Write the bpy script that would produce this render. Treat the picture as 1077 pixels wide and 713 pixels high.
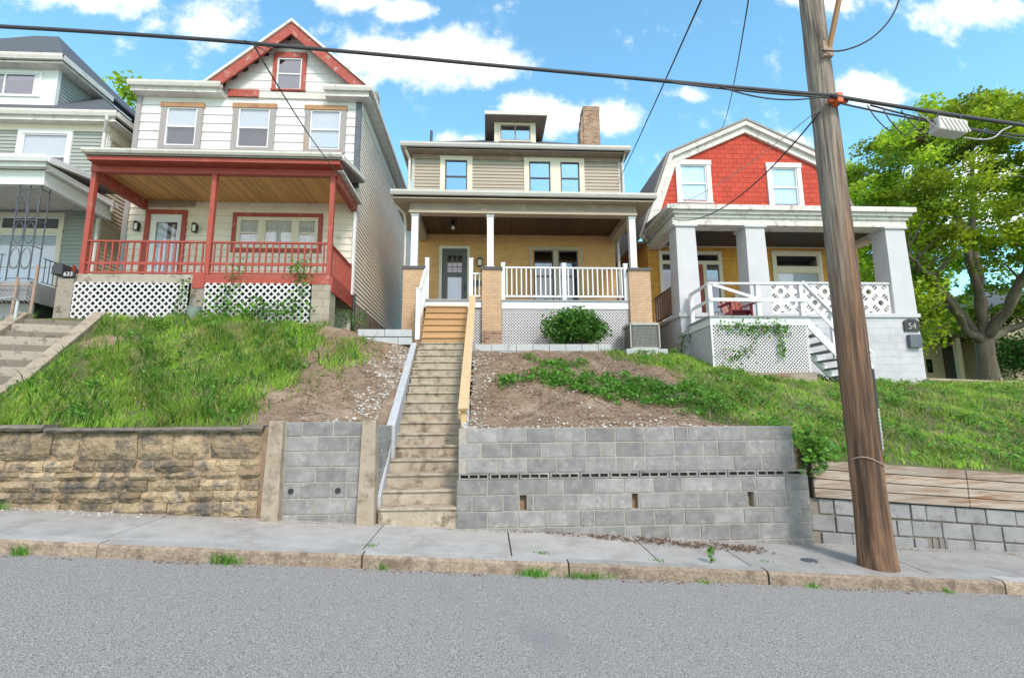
import bpy, bmesh, math, random
import numpy as np
from mathutils import Vector, Matrix, noise
random.seed(7); rng = np.random.default_rng(11)
for o in list(bpy.data.objects): bpy.data.objects.remove(o)
S = bpy.context.scene
col = S.collection
R = math.radians

# ------------------------------------------------------------------ camera
psi, th, ro = R(3.0), R(8.9), R(0.4)
F = Vector((math.sin(psi)*math.cos(th), math.cos(psi)*math.cos(th), math.sin(th)))
R0 = Vector((math.cos(psi), -math.sin(psi), 0)); U0 = R0.cross(F)
Rv = R0*math.cos(ro) - U0*math.sin(ro); Uv = U0*math.cos(ro) + R0*math.sin(ro)
cd = bpy.data.cameras.new('camera'); cam = bpy.data.objects.new('camera', cd); col.objects.link(cam)
cam.matrix_world = Matrix(((Rv.x, Uv.x, -F.x, 0), (Rv.y, Uv.y, -F.y, 0), (Rv.z, Uv.z, -F.z, 1.6), (0, 0, 0, 1)))
cd.sensor_width = 36; cd.lens = 523/1077*36; cd.clip_start = .05; cd.clip_end = 2000
S.camera = cam
# ------------------------------------------------------------------ sky, sun, exposure
SUN_AZ, SUN_EL = R(158), R(43)        # azimuth from +Y clockwise: behind the camera, to the right
w = bpy.data.worlds.new('World'); S.world = w; w.use_nodes = True
nt = w.node_tree; nt.nodes.clear()
def N(t, **k):
    n = nt.nodes.new(t)
    for a, b in k.items(): setattr(n, a, b)
    return n
out = N('ShaderNodeOutputWorld'); bg = N('ShaderNodeBackground'); bg.inputs[1].default_value = .15
sky = N('ShaderNodeTexSky', sky_type='NISHITA'); sky.sun_disc = False
sky.sun_elevation = SUN_EL; sky.sun_rotation = SUN_AZ; sky.air_density = 1.0; sky.dust_density = .4; sky.ozone_density = 2.0
tint = N('ShaderNodeMix', data_type='RGBA', blend_type='MULTIPLY'); tint.inputs[0].default_value = 1
tint.inputs[7].default_value = (1.17, 1.68, 1.54, 1)
nt.links.new(sky.outputs[0], tint.inputs[6])
tc = N('ShaderNodeTexCoord'); sep = N('ShaderNodeSeparateXYZ'); nt.links.new(tc.outputs['Generated'], sep.inputs[0])
def math_(op, a, b=None, clamp=False):
    n = N('ShaderNodeMath', operation=op); n.use_clamp = clamp
    for i, v in enumerate((a, b)):
        if v is None: continue
        if isinstance(v, (int, float)): n.inputs[i].default_value = v
        else: nt.links.new(v, n.inputs[i])
    return n.outputs[0]
ay = math_('MAXIMUM', math_('ABSOLUTE', sep.outputs[1]), .12)
u_ = math_('DIVIDE', sep.outputs[0], ay); v_ = math_('DIVIDE', sep.outputs[2], ay)
comb = N('ShaderNodeCombineXYZ'); nt.links.new(u_, comb.inputs[0]); nt.links.new(v_, comb.inputs[1])
ns = N('ShaderNodeTexNoise'); ns.inputs['Scale'].default_value = 8.5; ns.inputs['Detail'].default_value = 11; ns.inputs['Roughness'].default_value = .62
nt.links.new(comb.outputs[0], ns.inputs['Vector'])
blob = None
for (u, v, a, b, k) in [(-.13, .79, .30, .12, 1.0), (-.02, .78, .20, .07, .9), (-.30, .93, .13, .06, .9), (-.60, .86, .17, .09, .85), (-.87, .93, .26, .09, .9), (-.19, .90, .12, .05, .9),
                        (.12, .655, .19, .075, 1.0), (.28, .655, .14, .060, .9), (.46, .715, .07, .035, .7), (-.04, .59, .13, .04, .6), (.80, .97, .15, .06, .9), (.90, .73, .15, .065, .95), (.70, .60, .10, .05, .6), (1.15, .95, .26, .08, .8), (1.15, .5, .35, .16, 1.0),
                        (-1.3, .55, .3, .1, .8), (1.9, .6, .5, .2, .9), (-2.2, .8, .5, .2, .9)]:
    sb = N('ShaderNodeVectorMath', operation='SUBTRACT'); sb.inputs[1].default_value = (u, v, 0); nt.links.new(comb.outputs[0], sb.inputs[0])
    ml = N('ShaderNodeVectorMath', operation='MULTIPLY'); ml.inputs[1].default_value = (1/a, 1/b, 0); nt.links.new(sb.outputs[0], ml.inputs[0])
    ln = N('ShaderNodeVectorMath', operation='LENGTH'); nt.links.new(ml.outputs[0], ln.inputs[0])
    q = math_('MULTIPLY', math_('SUBTRACT', 1.0, ln.outputs[1], True), k)
    blob = q if blob is None else math_('MAXIMUM', blob, q)
gap = N('ShaderNodeVectorMath', operation='SUBTRACT'); gap.inputs[1].default_value = (.32, .52, 0); nt.links.new(comb.outputs[0], gap.inputs[0])
gm = N('ShaderNodeVectorMath', operation='MULTIPLY'); gm.inputs[1].default_value = (1/.75, 1/.24, 0); nt.links.new(gap.outputs[0], gm.inputs[0])
gl_ = N('ShaderNodeVectorMath', operation='LENGTH'); nt.links.new(gm.outputs[0], gl_.inputs[0])
rear = math_('MULTIPLY', math_('MULTIPLY', sep.outputs[1], -5, True), math_('MULTIPLY', math_('SUBTRACT', 1.15, gl_.outputs[1], True), 2.2))   # clear gap put in the rear clouds so upper panes reflect blue
front = math_('MULTIPLY', sep.outputs[1], 8, True)
blob = math_('MULTIPLY', blob, front)
back = math_('MULTIPLY', math_('SUBTRACT', .25, sep.outputs[1], True), 1.3)      # unseen cloud added behind the camera for soft white light on the fronts
dens = math_('ADD', math_('ADD', math_('MULTIPLY', blob, .80), math_('MULTIPLY', math_('SUBTRACT', back, .25, True), .95)), math_('SUBTRACT', math_('MULTIPLY', math_('SUBTRACT', ns.outputs[0], .5), 1.6), rear))
mr = N('ShaderNodeMapRange', interpolation_type='SMOOTHSTEP'); mr.inputs[1].default_value = .12; mr.inputs[2].default_value = .62
nt.links.new(dens, mr.inputs[0])
hz = math_('MULTIPLY', mr.outputs[0], math_('MULTIPLY', sep.outputs[2], 4, True))
mx = N('ShaderNodeMix', data_type='RGBA'); nt.links.new(hz, mx.inputs[0]); nt.links.new(tint.outputs[2], mx.inputs[6]); cc = N('ShaderNodeMix', data_type='RGBA'); cc.inputs[6].default_value = (6.5, 6.35, 6.2, 1); cc.inputs[7].default_value = (4.8, 4.45, 4.6, 1); nt.links.new(math_('MULTIPLY', back, 2.0, True), cc.inputs[0]); nt.links.new(cc.outputs[2], mx.inputs[7])
nt.links.new(mx.outputs[2], bg.inputs[0]); nt.links.new(bg.outputs[0], out.inputs[0])
sd = bpy.data.lights.new('sun', 'SUN'); so = bpy.data.objects.new('sun', sd); col.objects.link(so)
sd.energy = 2.0; sd.angle = R(13); sd.color = (1, .885, .81)
sdir = Vector((math.sin(SUN_AZ)*math.cos(SUN_EL), math.cos(SUN_AZ)*math.cos(SUN_EL), math.sin(SUN_EL)))
so.rotation_euler = sdir.to_track_quat('Z', 'Y').to_euler(); so.location = (4, -6, 20)
S.view_settings.view_transform = 'Standard'; S.view_settings.look = 'None'; S.view_settings.gamma = 1
S.view_settings.exposure = .69
S.render.engine = 'CYCLES'
S.cycles.max_bounces = 6; S.cycles.transparent_max_bounces = 8

# ------------------------------------------------------------------ materials
MATS = {}
def M(name, c1, c2=None, scale=4, rough=.75, bump=0, bscale=40, var=0, metallic=0, spec=.5, stretch=(1, 1, 1), detail=6, c3=None, scale3=1.3, thr3=.6, bdist=.01, trans=0, contrast=.25):
    m = bpy.data.materials.new(name); m.use_nodes = True; t = m.node_tree; n = t.nodes; L = t.links
    b = n['Principled BSDF']; b.inputs['Roughness'].default_value = rough; b.inputs['Metallic'].default_value = metallic
    b.inputs['Specular IOR Level'].default_value = spec
    tc = n.new('ShaderNodeTexCoord'); mp = n.new('ShaderNodeMapping'); mp.inputs['Scale'].default_value = stretch
    L.new(tc.outputs['Object'], mp.inputs['Vector'])
    base = None
    c1 = (*c1, 1)
    if c2 is None: c2 = tuple(v*.86 for v in c1[:3])
    no = n.new('ShaderNodeTexNoise'); no.inputs['Scale'].default_value = scale; no.inputs['Detail'].default_value = detail; no.inputs['Roughness'].default_value = .62
    L.new(mp.outputs[0], no.inputs['Vector'])
    r = n.new('ShaderNodeMapRange'); r.inputs[1].default_value = .5-contrast; r.inputs[2].default_value = .5+contrast; L.new(no.outputs[0], r.inputs[0])
    mi = n.new('ShaderNodeMix'); mi.data_type = 'RGBA'; mi.inputs[6].default_value = c1; mi.inputs[7].default_value = (*c2, 1); L.new(r.outputs[0], mi.inputs[0])
    base = mi.outputs[2]
    if c3 is not None:
        n3 = n.new('ShaderNodeTexNoise'); n3.inputs['Scale'].default_value = scale3; n3.inputs['Detail'].default_value = 8; n3.inputs['Roughness'].default_value = .7; L.new(mp.outputs[0], n3.inputs['Vector'])
        r3 = n.new('ShaderNodeMapRange'); r3.inputs[1].default_value = thr3-.06; r3.inputs[2].default_value = thr3+.08; L.new(n3.outputs[0], r3.inputs[0])
        m3 = n.new('ShaderNodeMix'); m3.data_type = 'RGBA'; m3.inputs[7].default_value = (*c3, 1); L.new(r3.outputs[0], m3.inputs[0]); L.new(base, m3.inputs[6]); base = m3.outputs[2]
    if var:
        at = n.new('ShaderNodeAttribute'); at.attribute_name = 'v'
        rr = n.new('ShaderNodeMapRange'); rr.inputs[3].default_value = 1-var; rr.inputs[4].default_value = 1+var; L.new(at.outputs['Fac'], rr.inputs[0])
        hv = n.new('ShaderNodeHueSaturation'); L.new(rr.outputs[0], hv.inputs['Value']); L.new(base, hv.inputs['Color']); base = hv.outputs[0]
    L.new(base, b.inputs['Base Color'])
    if bump:
        nb = n.new('ShaderNodeTexNoise'); nb.inputs['Scale'].default_value = bscale; nb.inputs['Detail'].default_value = 5; L.new(mp.outputs[0], nb.inputs['Vector'])
        bp = n.new('ShaderNodeBump'); bp.inputs['Strength'].default_value = bump; bp.inputs['Distance'].default_value = bdist; L.new(nb.outputs[0], bp.inputs['Height']); L.new(bp.outputs[0], b.inputs['Normal'])
    if trans:
        tr = n.new('ShaderNodeBsdfTranslucent'); ms = n.new('ShaderNodeMixShader'); ms.inputs[0].default_value = trans
        g = n.new('ShaderNodeHueSaturation'); g.inputs['Value'].default_value = 1.7; g.inputs['Hue'].default_value = .485; L.new(base, g.inputs['Color']); L.new(g.outputs[0], tr.inputs[0])
        L.new(b.outputs[0], ms.inputs[1]); L.new(tr.outputs[0], ms.inputs[2]); L.new(ms.outputs[0], n['Material Output'].inputs[0])
    MATS[name] = m; return m
def MB_(name, brick1, brick2, mortar, bw=.2, bh=.075, ms=.01, rough=.8, bump=.4, stain=None, offset=.5, var3=.3):
    m = bpy.data.materials.new(name); m.use_nodes = True; t = m.node_tree; n = t.nodes; L = t.links
    b = n['Principled BSDF']; b.inputs['Roughness'].default_value = rough; b.inputs['Specular IOR Level'].default_value = .3
    tc = n.new('ShaderNodeTexCoord'); sp = n.new('ShaderNodeSeparateXYZ'); L.new(tc.outputs['Object'], sp.inputs[0])
    ad = n.new('ShaderNodeMath'); L.new(sp.outputs[0], ad.inputs[0]); L.new(sp.outputs[1], ad.inputs[1])
    cb = n.new('ShaderNodeCombineXYZ'); L.new(ad.outputs[0], cb.inputs[0]); L.new(sp.outputs[2], cb.inputs[1])
    br = n.new('ShaderNodeTexBrick'); br.offset = offset; L.new(cb.outputs[0], br.inputs['Vector'])
    br.inputs['Color1'].default_value = (*brick1, 1); br.inputs['Color2'].default_value = (*brick2, 1); br.inputs['Mortar'].default_value = (*mortar, 1)
    br.inputs['Scale'].default_value = 1; br.inputs['Brick Width'].default_value = bw; br.inputs['Row Height'].default_value = bh; br.inputs['Mortar Size'].default_value = ms; br.inputs['Mortar Smooth'].default_value = .2
    no = n.new('ShaderNodeTexNoise'); no.inputs['Scale'].default_value = 2.2; no.inputs['Detail'].default_value = 8; no.inputs['Roughness'].default_value = .7; L.new(tc.outputs['Object'], no.inputs['Vector'])
    rr = n.new('ShaderNodeMapRange'); rr.inputs[1].default_value = .25; rr.inputs[2].default_value = .75; rr.inputs[3].default_value = 1-var3; rr.inputs[4].default_value = 1+var3*.6; L.new(no.outputs[0], rr.inputs[0])
    hv = n.new('ShaderNodeHueSaturation'); L.new(rr.outputs[0], hv.inputs['Value']); L.new(br.outputs[0], hv.inputs['Color'])
    L.new(hv.outputs[0], b.inputs['Base Color'])
    bp = n.new('ShaderNodeBump'); bp.invert = True; bp.inputs['Strength'].default_value = bump; bp.inputs['Distance'].default_value = .01; L.new(br.outputs['Fac'], bp.inputs['Height']); L.new(bp.outputs[0], b.inputs['Normal'])
    MATS[name] = m; return m
def glassmat(name, tintc=(.93, .95, .97), fac=.15):
    m = bpy.data.materials.new(name); m.use_nodes = True; t = m.node_tree; n = t.nodes; L = t.links; n.remove(n['Principled BSDF'])
    tr = n.new('ShaderNodeBsdfTransparent'); tr.inputs[0].default_value = (*tintc, 1); gl = n.new('ShaderNodeBsdfGlossy'); gl.inputs['Roughness'].default_value = .03; gl.inputs[0].default_value = (.9, .95, 1, 1)
    ms = n.new('ShaderNodeMixShader'); ms.inputs[0].default_value = fac
    no = n.new('ShaderNodeTexNoise'); no.inputs['Scale'].default_value = 1.2; bp = n.new('ShaderNodeBump'); bp.inputs['Strength'].default_value = .05; bp.inputs['Distance'].default_value = .02
    tc = n.new('ShaderNodeTexCoord'); L.new(tc.outputs['Object'], no.inputs['Vector']); L.new(no.outputs[0], bp.inputs['Height']); L.new(bp.outputs[0], gl.inputs['Normal'])
    L.new(tr.outputs[0], ms.inputs[1]); L.new(gl.outputs[0], ms.inputs[2]); L.new(ms.outputs[0], n['Material Output'].inputs[0])
    MATS[name] = m
M('asphalt', (.165, .157, .145), (.41, .393, .365), scale=95, rough=.9, bump=.8, bscale=80, bdist=.01, detail=2, contrast=.11, c3=(.23, .22, .215), scale3=.35, thr3=.60)
M('sidewalk', (.33, .315, .29), (.44, .425, .395), scale=4, rough=.9, bump=.3, bscale=90, var=.15, c3=(.31, .29, .265), scale3=2.2, thr3=.56)
M('kerb', (.25, .185, .13), (.39, .315, .24), scale=28, rough=.95, bump=1, bscale=50, bdist=.015, var=.12, c3=(.17, .125, .09), scale3=6, thr3=.56, contrast=.16)
M('dirt', (.20, .135, .085), (.31, .22, .15), scale=6, rough=1, bump=1, bscale=26, bdist=.04, c3=(.38, .29, .21), scale3=1.5, thr3=.58)
M('soil_green', (.07, .12, .025), (.15, .13, .06), scale=5, rough=1, bump=1, bscale=30, bdist=.04)
M('grass', (.12, .26, .022), (.25, .37, .055), scale=3.2, rough=.6, var=.55, trans=.35, spec=.25, c3=(.36, .36, .12), scale3=2.1, thr3=.60, contrast=.16)
M('grass_dark', (.045, .13, .018), (.09, .20, .03), scale=3, rough=.6, var=.4, trans=.3, spec=.25)
M('straw', (.42, .34, .17), (.34, .25, .13), scale=3, rough=.8, var=.35, trans=.2)
M('weed', (.06, .19, .03), (.17, .36, .05), scale=5, rough=.55, var=.5, trans=.3, spec=.3)
M('leaf', (.11, .25, .022), (.40, .50, .03), scale=.6, rough=.5, var=.62, trans=.45, spec=.35, contrast=.2)
M('leaf_dark', (.04, .13, .025), (.11, .27, .04), scale=3, rough=.5, var=.4, trans=.3, spec=.35)
M('bark', (.09, .07, .05), (.20, .165, .125), scale=6, rough=.95, bump=1, bscale=18, bdist=.04, stretch=(1, 1, .25))
M('gravel', (.38, .335, .29), (.54, .51, .47), scale=8, rough=.9, var=.35)
M('dead_leaf', (.12, .07, .042), (.23, .15, .095), scale=8, rough=.95, var=.4)
M('block', (.18, .177, .178), (.315, .307, .30), scale=5.5, rough=.95, bump=.6, bscale=70, bdist=.004, var=.2, c3=(.40, .375, .345), scale3=9, thr3=.62, contrast=.2)
M('block_painted', (.215, .215, .22), (.31, .305, .305), scale=4, rough=.9, bump=.7, bscale=50, var=.10, c3=(.17, .16, .15), scale3=3.5, thr3=.6)
M('mortar', (.42, .38, .335), (.31, .28, .24), scale=12, rough=1, bump=.5, bscale=60)
M('mortar_dark', (.19, .165, .14), (.27, .235, .19), scale=12, rough=1)
M('stone', (.25, .18, .105), (.44, .34, .22), scale=6, rough=.95, bump=1, bscale=16, bdist=.06, var=.38, c3=(.11, .10, .09), scale3=3.6, thr3=.53, contrast=.18, detail=9)
M('stone_mortar', (.38, .27, .17), (.24, .17, .11), scale=9, rough=1, bump=.8, bscale=30)
M('stone_cap', (.12, .10, .085), (.24, .205, .165), scale=5, rough=.95, bump=.8, bscale=25, var=.15)
M('concrete', (.31, .25, .18), (.42, .36, .285), scale=4, rough=.95, bump=.6, bscale=60, c3=(.20, .155, .11), scale3=3.4, thr3=.57)
M('concrete_step', (.35, .285, .21), (.49, .43, .34), scale=6, rough=.95, bump=.5, bscale=60, c3=(.19, .145, .10), scale3=5, thr3=.56, contrast=.18)
M('concrete_grey', (.40, .42, .44), (.50, .51, .52), scale=4, rough=.9, bump=.3, bscale=70)
M('old_concrete', (.25, .215, .175), (.38, .335, .28), scale=5, rough=.95, bump=.8, bscale=30, c3=(.13, .11, .09), scale3=5, thr3=.56, var=.35)
M('plank_grey', (.45, .38, .31), (.27, .215, .17), scale=8, rough=.85, bump=.7, bscale=30, var=.2, stretch=(.18, 1, 2.4), c3=(.26, .12, .06), scale3=4, thr3=.57, contrast=.17)
M('pole_wood', (.29, .165, .095), (.10, .05, .027), scale=26, rough=.85, bump=1, bscale=30, bdist=.02, stretch=(1, 1, .045), c3=(.05, .03, .02), scale3=7, thr3=.55, contrast=.15)
M('pole_grey', (.37, .315, .255), (.26, .21, .165), scale=6, rough=.85, bump=1, bscale=18, bdist=.02, stretch=(3.2, 3.2, .22), c3=(.15, .11, .08), scale3=2.5, thr3=.62)
M('new_wood', (.64, .47, .27), (.55, .37, .19), scale=4, rough=.6, bump=.1, bscale=30, stretch=(3, .3, 3), var=.08)
M('step_wood', (.40, .22, .09), (.52, .32, .15), scale=5, rough=.6, bump=.15, bscale=30, stretch=(.4, 3, 5), var=.12)
M('ceiling_yellow', (.72, .42, .15), (.50, .26, .08), scale=4, rough=.55, stretch=(6, .5, 1), var=.2)
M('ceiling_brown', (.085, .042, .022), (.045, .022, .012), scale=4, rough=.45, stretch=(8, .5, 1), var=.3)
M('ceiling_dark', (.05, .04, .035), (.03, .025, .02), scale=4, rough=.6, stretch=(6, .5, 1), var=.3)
M('red_paint', (.40, .075, .05), (.31, .055, .04), scale=6, rough=.6, bump=.15, bscale=30, c3=(.42, .20, .15), scale3=3.5, thr3=.64)
M('red_rake', (.30, .06, .045), (.42, .09, .065), scale=7, rough=.75, bump=.3, bscale=30, c3=(.42, .33, .28), scale3=5, thr3=.61)
M('bare_wood', (.27, .26, .27), (.37, .34, .33), scale=6, rough=.85, stretch=(2, 2, .4), c3=(.38, .24, .16), scale3=3, thr3=.62)
M('bare_wood_head', (.45, .25, .11), (.33, .19, .11), scale=6, rough=.85, c3=(.3, .08, .05), scale3=4, thr3=.6)
M('brown_rail', (.20, .115, .08), (.28, .17, .13), scale=6, rough=.7)
M('white_trim', (.76, .76, .75), (.70, .70, .70), scale=3, rough=.55)
M('white_gutter', (.68, .655, .61), (.56, .53, .48), scale=5, rough=.5, c3=(.34, .29, .23), scale3=4.5, thr3=.62)
M('cream_trim', (.72, .65, .53), (.66, .58, .46), scale=3, rough=.6)
M('vinyl_white', (.76, .77, .80), (.70, .71, .74), scale=2, rough=.4)
M('old_white', (.68, .66, .63), (.57, .54, .50), scale=5, rough=.75, bump=.3, bscale=30, c3=(.33, .28, .24), scale3=5, thr3=.60)
M('siding_white', (.72, .71, .70), (.63, .615, .59), scale=2.6, rough=.6, var=.06, c3=(.50, .46, .42), scale3=3.5, thr3=.63)
M('siding_cream', (.80, .73, .62), (.70, .62, .51), scale=2.6, rough=.6, var=.06, c3=(.52, .43, .32), scale3=3, thr3=.62)
M('siding_side', (.86, .79, .70), (.79, .70, .60), scale=1.4, rough=.55, var=.03)  # lightened to stand in for warm sunlight on the side wall
M('siding_grey', (.34, .37, .345), (.30, .325, .305), scale=1.2, rough=.6, var=.02)
M('siding_tan', (.41, .35, .275), (.36, .31, .245), scale=1.4, rough=.6, var=.02)
M('siding_grey_sunlit', (.62, .54, .42), (.56, .49, .38), scale=1.4, rough=.6, var=.02)  # side of the grey house, its sunlit beige painted in
M('taupe', (.235, .17, .13), (.31, .235, .18), scale=4, rough=.6, c3=(.40, .31, .22), scale3=3, thr3=.6)
M('soffit_tan', (.50, .41, .30), (.42, .34, .25), scale=3, rough=.6)
M('gutter_tan', (.56, .54, .50), (.48, .46, .43), scale=3, rough=.45)
M('shingle_dark', (.085, .095, .115), (.14, .15, .17), scale=14, rough=.9, bump=.5, bscale=40, var=.3)
M('shingle_grey', (.22, .20, .19), (.30, .27, .25), scale=10, rough=.9, bump=.5, bscale=40, var=.2)
M('door_grey', (.10, .095, .09), (.085, .08, .078), scale=2, rough=.45)
M('black_metal', (.02, .02, .022), (.03, .03, .03), rough=.4)
M('iron', (.13, .14, .17), (.09, .10, .12), rough=.45, metallic=.3)
M('rusty', (.30, .17, .11), (.42, .33, .27), scale=20, rough=.8)
M('chain', (.42, .42, .42), (.35, .33, .31), rough=.5, metallic=.5)
M('shade_and_black', (.05, .055, .06), (.07, .07, .08), rough=.9)  # near-black that paints shade behind openings, also the mailbox door
M('blind', (.80, .82, .84), (.72, .75, .78), scale=2, rough=.8)
M('curtain', (.88, .86, .80), (.74, .71, .64), scale=5, rough=.9, stretch=(5, 1, .4))
M('grey_deck', (.30, .31, .33), (.25, .26, .28), rough=.6)
M('cap_dark', (.075, .07, .07), (.10, .09, .09), rough=.7)
M('ac_body', (.42, .40, .37), (.36, .345, .32), rough=.45, metallic=.2)
M('ac_fin', (.13, .12, .115), (.10, .09, .09), rough=.5, metallic=.4)
M('cable', (.035, .035, .04), (.055, .055, .06), rough=.6)
M('cable_grey', (.42, .41, .39), (.34, .33, .31), rough=.6)
M('orange', (.60, .11, .03), (.48, .08, .02), rough=.4)
M('box_white', (.62, .60, .57), (.52, .50, .47), scale=5, rough=.6)
M('stucco', (.58, .47, .32), (.64, .52, .36), scale=1, rough=.9)
M('stucco_dark', (.42, .34, .24), (.47, .38, .27), scale=1, rough=.9)
M('brown', (.09, .05, .035), (.12, .07, .05), rough=.6)
M('chair_red', (.26, .012, .025), (.19, .01, .02), rough=.45)
M('lattice_white', (.72, .70, .72), (.62, .60, .61), scale=4, rough=.5)
M('painted_block', (.56, .56, .585), (.49, .49, .51), scale=2.4, rough=.7, bump=.3, bscale=50, c3=(.50, .49, .50), scale3=1.8, thr3=.66)
M('galv', (.60, .61, .60), (.45, .46, .46), rough=.4, metallic=.6)
M('pot_green', (.16, .22, .19), (.24, .29, .26), rough=.5)
M('sign_black', (.02, .02, .02), (.03, .03, .03), rough=.5)
M('lamp_glass', (.75, .72, .62), (.7, .66, .58), rough=.3)
M('flower_yellow', (.8, .62, .03), (.7, .5, .02), rough=.6)
MB_('brick_orange', (.74, .42, .17), (.66, .36, .145), (.52, .31, .15), ms=.008, bump=.4, var3=.14)
MB_('brick_amber', (.74, .36, .05), (.60, .26, .035), (.42, .25, .10), ms=.010, bump=.4, var3=.2)
MB_('brick_tan', (.58, .39, .24), (.50, .33, .21), (.42, .29, .19), ms=.008, bump=.4, var3=.18)
MB_('brick_old', (.26, .11, .07), (.38, .25, .16), (.42, .34, .26), ms=.012, bump=.6, var3=.4)
MB_('red_shingle', (.55, .075, .045), (.47, .062, .038), (.30, .04, .022), bw=.28, bh=.17, ms=.009, bump=.7, var3=.28)
MB_('foundation_block', (.56, .56, .60), (.51, .51, .55), (.43, .43, .46), bw=.41, bh=.2, ms=.005, bump=.5, var3=.2)
MB_('cmu_tan', (.42, .37, .30), (.36, .32, .26), (.30, .26, .2), bw=.4, bh=.2, ms=.01, bump=.5)
glassmat('glass'); glassmat('glass_sky', (.6, .66, .72), .34); glassmat('glass_dark', (.35, .38, .42), .25); glassmat('glass_dim', (.7, .7, .7), .12)

# ------------------------------------------------------------------ mesh builder and tagging
ROOTLOC = {}
class MB:
    def __init__(s, tf=None): s.v = []; s.f = []; s.a = []; s.tf = tf; s.sm = False
    def add(s, vs, fs, val=None):
        b = len(s.v); val = random.random() if val is None else val
        s.v += [s.tf(p) if s.tf else p for p in vs]; s.f += [[b+i for i in f] for f in fs]; s.a += [val]*len(fs)
    def box(s, x0, x1, y0, y1, z0, z1, val=None):
        s.add([(x0, y0, z0), (x1, y0, z0), (x1, y1, z0), (x0, y1, z0), (x0, y0, z1), (x1, y0, z1), (x1, y1, z1), (x0, y1, z1)],
              [(0, 3, 2, 1), (4, 5, 6, 7), (0, 1, 5, 4), (1, 2, 6, 5), (2, 3, 7, 6), (3, 0, 4, 7)], val); return s
    def hexa(s, p, val=None):  # 8 points: bottom ring, top ring
        s.add(p, [(0, 3, 2, 1), (4, 5, 6, 7), (0, 1, 5, 4), (1, 2, 6, 5), (2, 3, 7, 6), (3, 0, 4, 7)], val); return s
    def prism(s, poly, y0, y1, val=None):   # poly in (x,z), extruded in y
        n = len(poly); vs = [(x, y0, z) for x, z in poly]+[(x, y1, z) for x, z in poly]
        s.add(vs, [tuple(range(n)), tuple(range(2*n-1, n-1, -1))]+[(i, i+n, (i+1) % n+n, (i+1) % n) for i in range(n)], val); return s
    def prismx(s, poly, x0, x1, val=None):  # poly in (y,z), extruded in x
        n = len(poly); vs = [(x0, y, z) for y, z in poly]+[(x1, y, z) for y, z in poly]
        s.add(vs, [tuple(range(n)), tuple(range(2*n-1, n-1, -1))]+[(i, i+n, (i+1) % n+n, (i+1) % n) for i in range(n)], val); return s
    def bar(s, a, b, wx, h, up=(0, 0, 1), val=None):   # rectangular bar from a to b, width wx, height h
        a = Vector(a); b = Vector(b); d = (b-a).normalized(); up = Vector(up); sd = d.cross(up)
        if sd.length < 1e-4: sd = d.cross(Vector((0, 1, 0)))
        sd.normalize(); u = sd.cross(d).normalized(); sd *= wx/2; u *= h/2
        p = [a-sd-u, a+sd-u, b+sd-u, b-sd-u, a-sd+u, a+sd+u, b+sd+u, b-sd+u]
        s.hexa([tuple(q) for q in p], val); return s
    def tube(s, pts, r, n=8, val=None, cap=True):
        pts = [Vector(p) for p in pts]; rs = r if isinstance(r, (list, tuple)) else [r]*len(pts)
        vs = []; ref = Vector((0, 0, 1))
        for i, p in enumerate(pts):
            d = (pts[min(i+1, len(pts)-1)]-pts[max(i-1, 0)]).normalized()
            if abs(d.dot(ref)) > .95: ref = Vector((1, 0, 0)) if abs(d.x) < .9 else Vector((0, 1, 0))
            a = d.cross(ref).normalized(); b = a.cross(d)
            for k in range(n):
                t = 2*math.pi*k/n; vs.append(tuple(p+(a*math.cos(t)+b*math.sin(t))*rs[i]))
        fs = [(i*n+k, i*n+(k+1) % n, (i+1)*n+(k+1) % n, (i+1)*n+k) for i in range(len(pts)-1) for k in range(n)]
        if cap: fs += [tuple(range(n-1, -1, -1)), tuple((len(pts)-1)*n+k for k in range(n))]
        s.add(vs, fs, val); return s
    def build(s, name, mat, parent=None, smooth=False, bevel=0, **tags):
        root = parent
        while root is not None and root.parent: root = root.parent
        L = ROOTLOC.get(root.name, (0, 0, 0, 0)) if root is not None else (0, 0, 0, 0)
        vs = s.v
        if any(L): 
            c_, s_ = math.cos(-L[3]), math.sin(-L[3])
            vs = [((x-L[0])*c_-(y-L[1])*s_, (x-L[0])*s_+(y-L[1])*c_, z-L[2]) for x, y, z in vs] if not LOCALROT.get(root.name) else vs
        me = bpy.data.meshes.new(name); me.from_pydata(vs, [], s.f); me.validate()
        if len(me.polygons) == len(s.a):
            at = me.attributes.new('v', 'FLOAT', 'FACE'); at.data.foreach_set('value', s.a)
        me.materials.append(MATS[mat] if isinstance(mat, str) else mat)
        bm = bmesh.new(); bm.from_mesh(me); bmesh.ops.recalc_face_normals(bm, faces=bm.faces[:]) if len(bm.faces) < 40000 else None; bm.to_mesh(me); bm.free()
        if smooth: me.shade_smooth()
        o = bpy.data.objects.new(name, me); col.objects.link(o)
        if parent: o.parent = parent
        if bevel:
            m = o.modifiers.new('b', 'BEVEL'); m.width = bevel; m.segments = 2; m.limit_method = 'ANGLE'
        for k, v in tags.items(): o[k] = v
        return o
LOCALROT = {}
def tag(o, label=None, cat=None, group=None, kind=None):
    for k, v in (('label', label), ('category', cat), ('group', group), ('kind', kind)):
        if v: o[k] = v
    return o
def thing(name, label, cat, loc=(0, 0, 0), rz=0, group=None, local=False):
    o = bpy.data.objects.new(name, None); col.objects.link(o); o.location = loc; o.rotation_euler = (0, 0, rz); o.empty_display_size = .1
    ROOTLOC[o.name] = (*loc, rz); LOCALROT[o.name] = local
    return tag(o, label, cat, group)
def copy_tree(o, parent=None):
    c = o.copy(); col.objects.link(c)
    if parent: c.parent = parent
    for ch in list(o.children): copy_tree(ch, c)
    return c
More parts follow.
